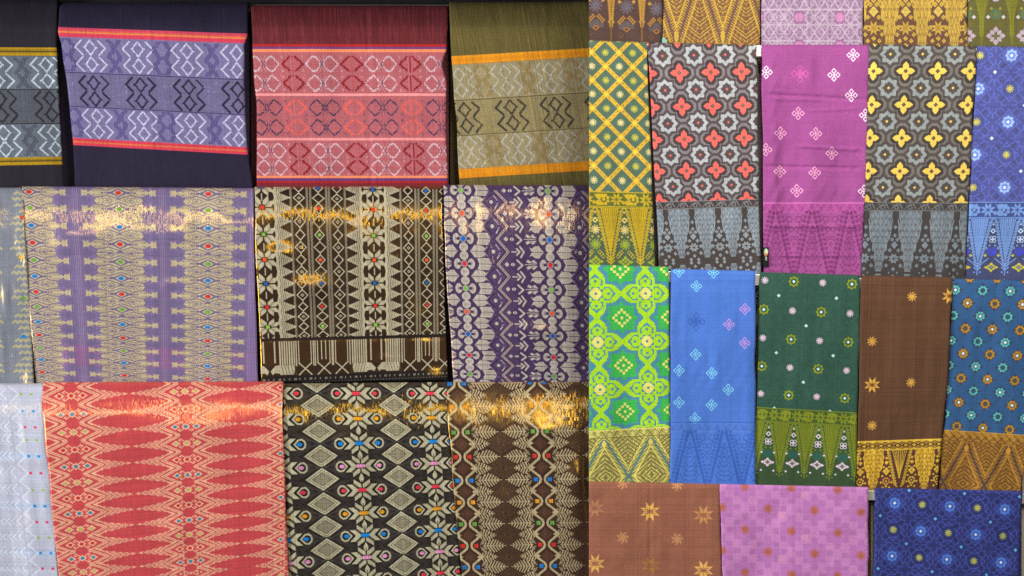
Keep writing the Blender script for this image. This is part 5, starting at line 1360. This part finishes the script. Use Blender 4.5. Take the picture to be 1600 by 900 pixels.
drape('folded_cloth', 'steel blue cloth dotted with turquoise and ochre flowers over an ochre hem', p_tealflower(),
      [((1535.6, 454), (45.5, 18)), ((1578.8, 455), (88.5, 18)), ((1521, 611), (45.5, 178.8)), ((1562.8, 613.2), (88.5, 178.8))],
      [(1490.5, 410), (1482, 600), (1465, 780)], [(1614, 410), (1606, 700), (1593, 780)], (435, 439), (782, 782), DR[2], PR_, 65, backx=(1491, 1600), creases=[('h', 475, 2.2, .9, 1520, 1580, .05)])

# ---------------------------------------------------------------- right display, bottom row
drape('folded_cloth', 'tan brown cloth with orange-gold eight-petalled stars and a centre crease', p_tan(), idc(920, 750),
      [(920.5, 740), (920.5, 960)], [(1124, 740), (1125, 820), (1130, 960)], (752, 756), (960, 960), DR[3], PROFILE_FRONT, 71, edge=.15, creases=[('v', 1016, 2.0, -1.5, 740, 940, .0)])
drape('folded_cloth', 'lilac cloth with small rust-coloured suns on a faint checkered ground', p_lilac(), idc(1122, 757),
      [(1123.5, 740), (1126, 820), (1131, 960)], [(1357, 740), (1355, 960)], (756, 761), (960, 960), DR[3], PROFILE_FRONT, 72, creases=[('v', 1237, 2.4, .9, 760, 940, .0), ('h', 782, 2, .6, 1190, 1260, .0)])
drape('folded_cloth', 'deep indigo cloth of knotted lines with glowing blue stars, at the lower right', p_indigo(),
      [((1398, 786), (33, 24)), ((1484, 791), (119, 24)), ((1394, 869), (33, 107.5)), ((1479, 874), (119, 107.5))],
      [(1367, 740), (1366, 840), (1362, 960)], [(1600, 740), (1597, 780), (1589, 960)], (762, 767), (960, 960), DR[3], PROFILE_FRONT, 73)

# ---------------------------------------------------------------- small things
def label_cv():
    c = Canvas(9, 30, (26, 34, 30), 4)
    c.ell(5, 8, 3.4, 6, (150, 186, 150)); c.ell(5.5, 7, 2, 3.6, (228, 226, 186)); c.ell(4, 11, 1.6, 2.6, (214, 150, 90)); c.line([(4, 15), (6, 17), (4, 19), (6, 20.5)], 1.2, (222, 214, 196)); c.ell(6, 12.5, 1.3, 1.6, (196, 90, 70))
    return c
cvl = label_cv(); ml = cloth_mat('label_weave', cvl)
lab = drape('woven_label', 'little black woven label with a green and cream emblem', cvl, [((1192, 386), (0, 0)), ((1201, 386), (9, 0)), ((1201, 416), (9, 30)), ((1192, 416), (0, 30))],
            [(1192.5, 380), (1192.5, 420)], [(1201, 380), (1201.5, 420)], (386.5, 386), (416, 416), DR[1] + 14, dict(r=.8, b=.6, tau=6, thick=.8), 80, mat=ml, wave=.2, wr=.2, step=1.5, backlen=.3, edge=.2)
lab.parent = pk; del lab['category']; 
tealm = plain_mat('teal_fold', (128, 176, 156), .8)
a = [P(1036, 57, .234), P(1042, 63, .2345), P(1042.5, 72, .235), P(1034, 72, .235), P(1034.5, 62, .2342)]
bk = [(x, y + .0015, z) for x, y, z in a]
n5 = 5
cr = mesh_obj('cloth_corner', a + bk, [tuple(range(5)), tuple(range(9, 4, -1))] + [(i, i + 5, (i + 1) % 5 + 5, (i + 1) % 5) for i in range(5)], tealm)
tag(cr, 'tiny pale teal cloth corner poking out above the coral-flowered cloth', 'cloth')
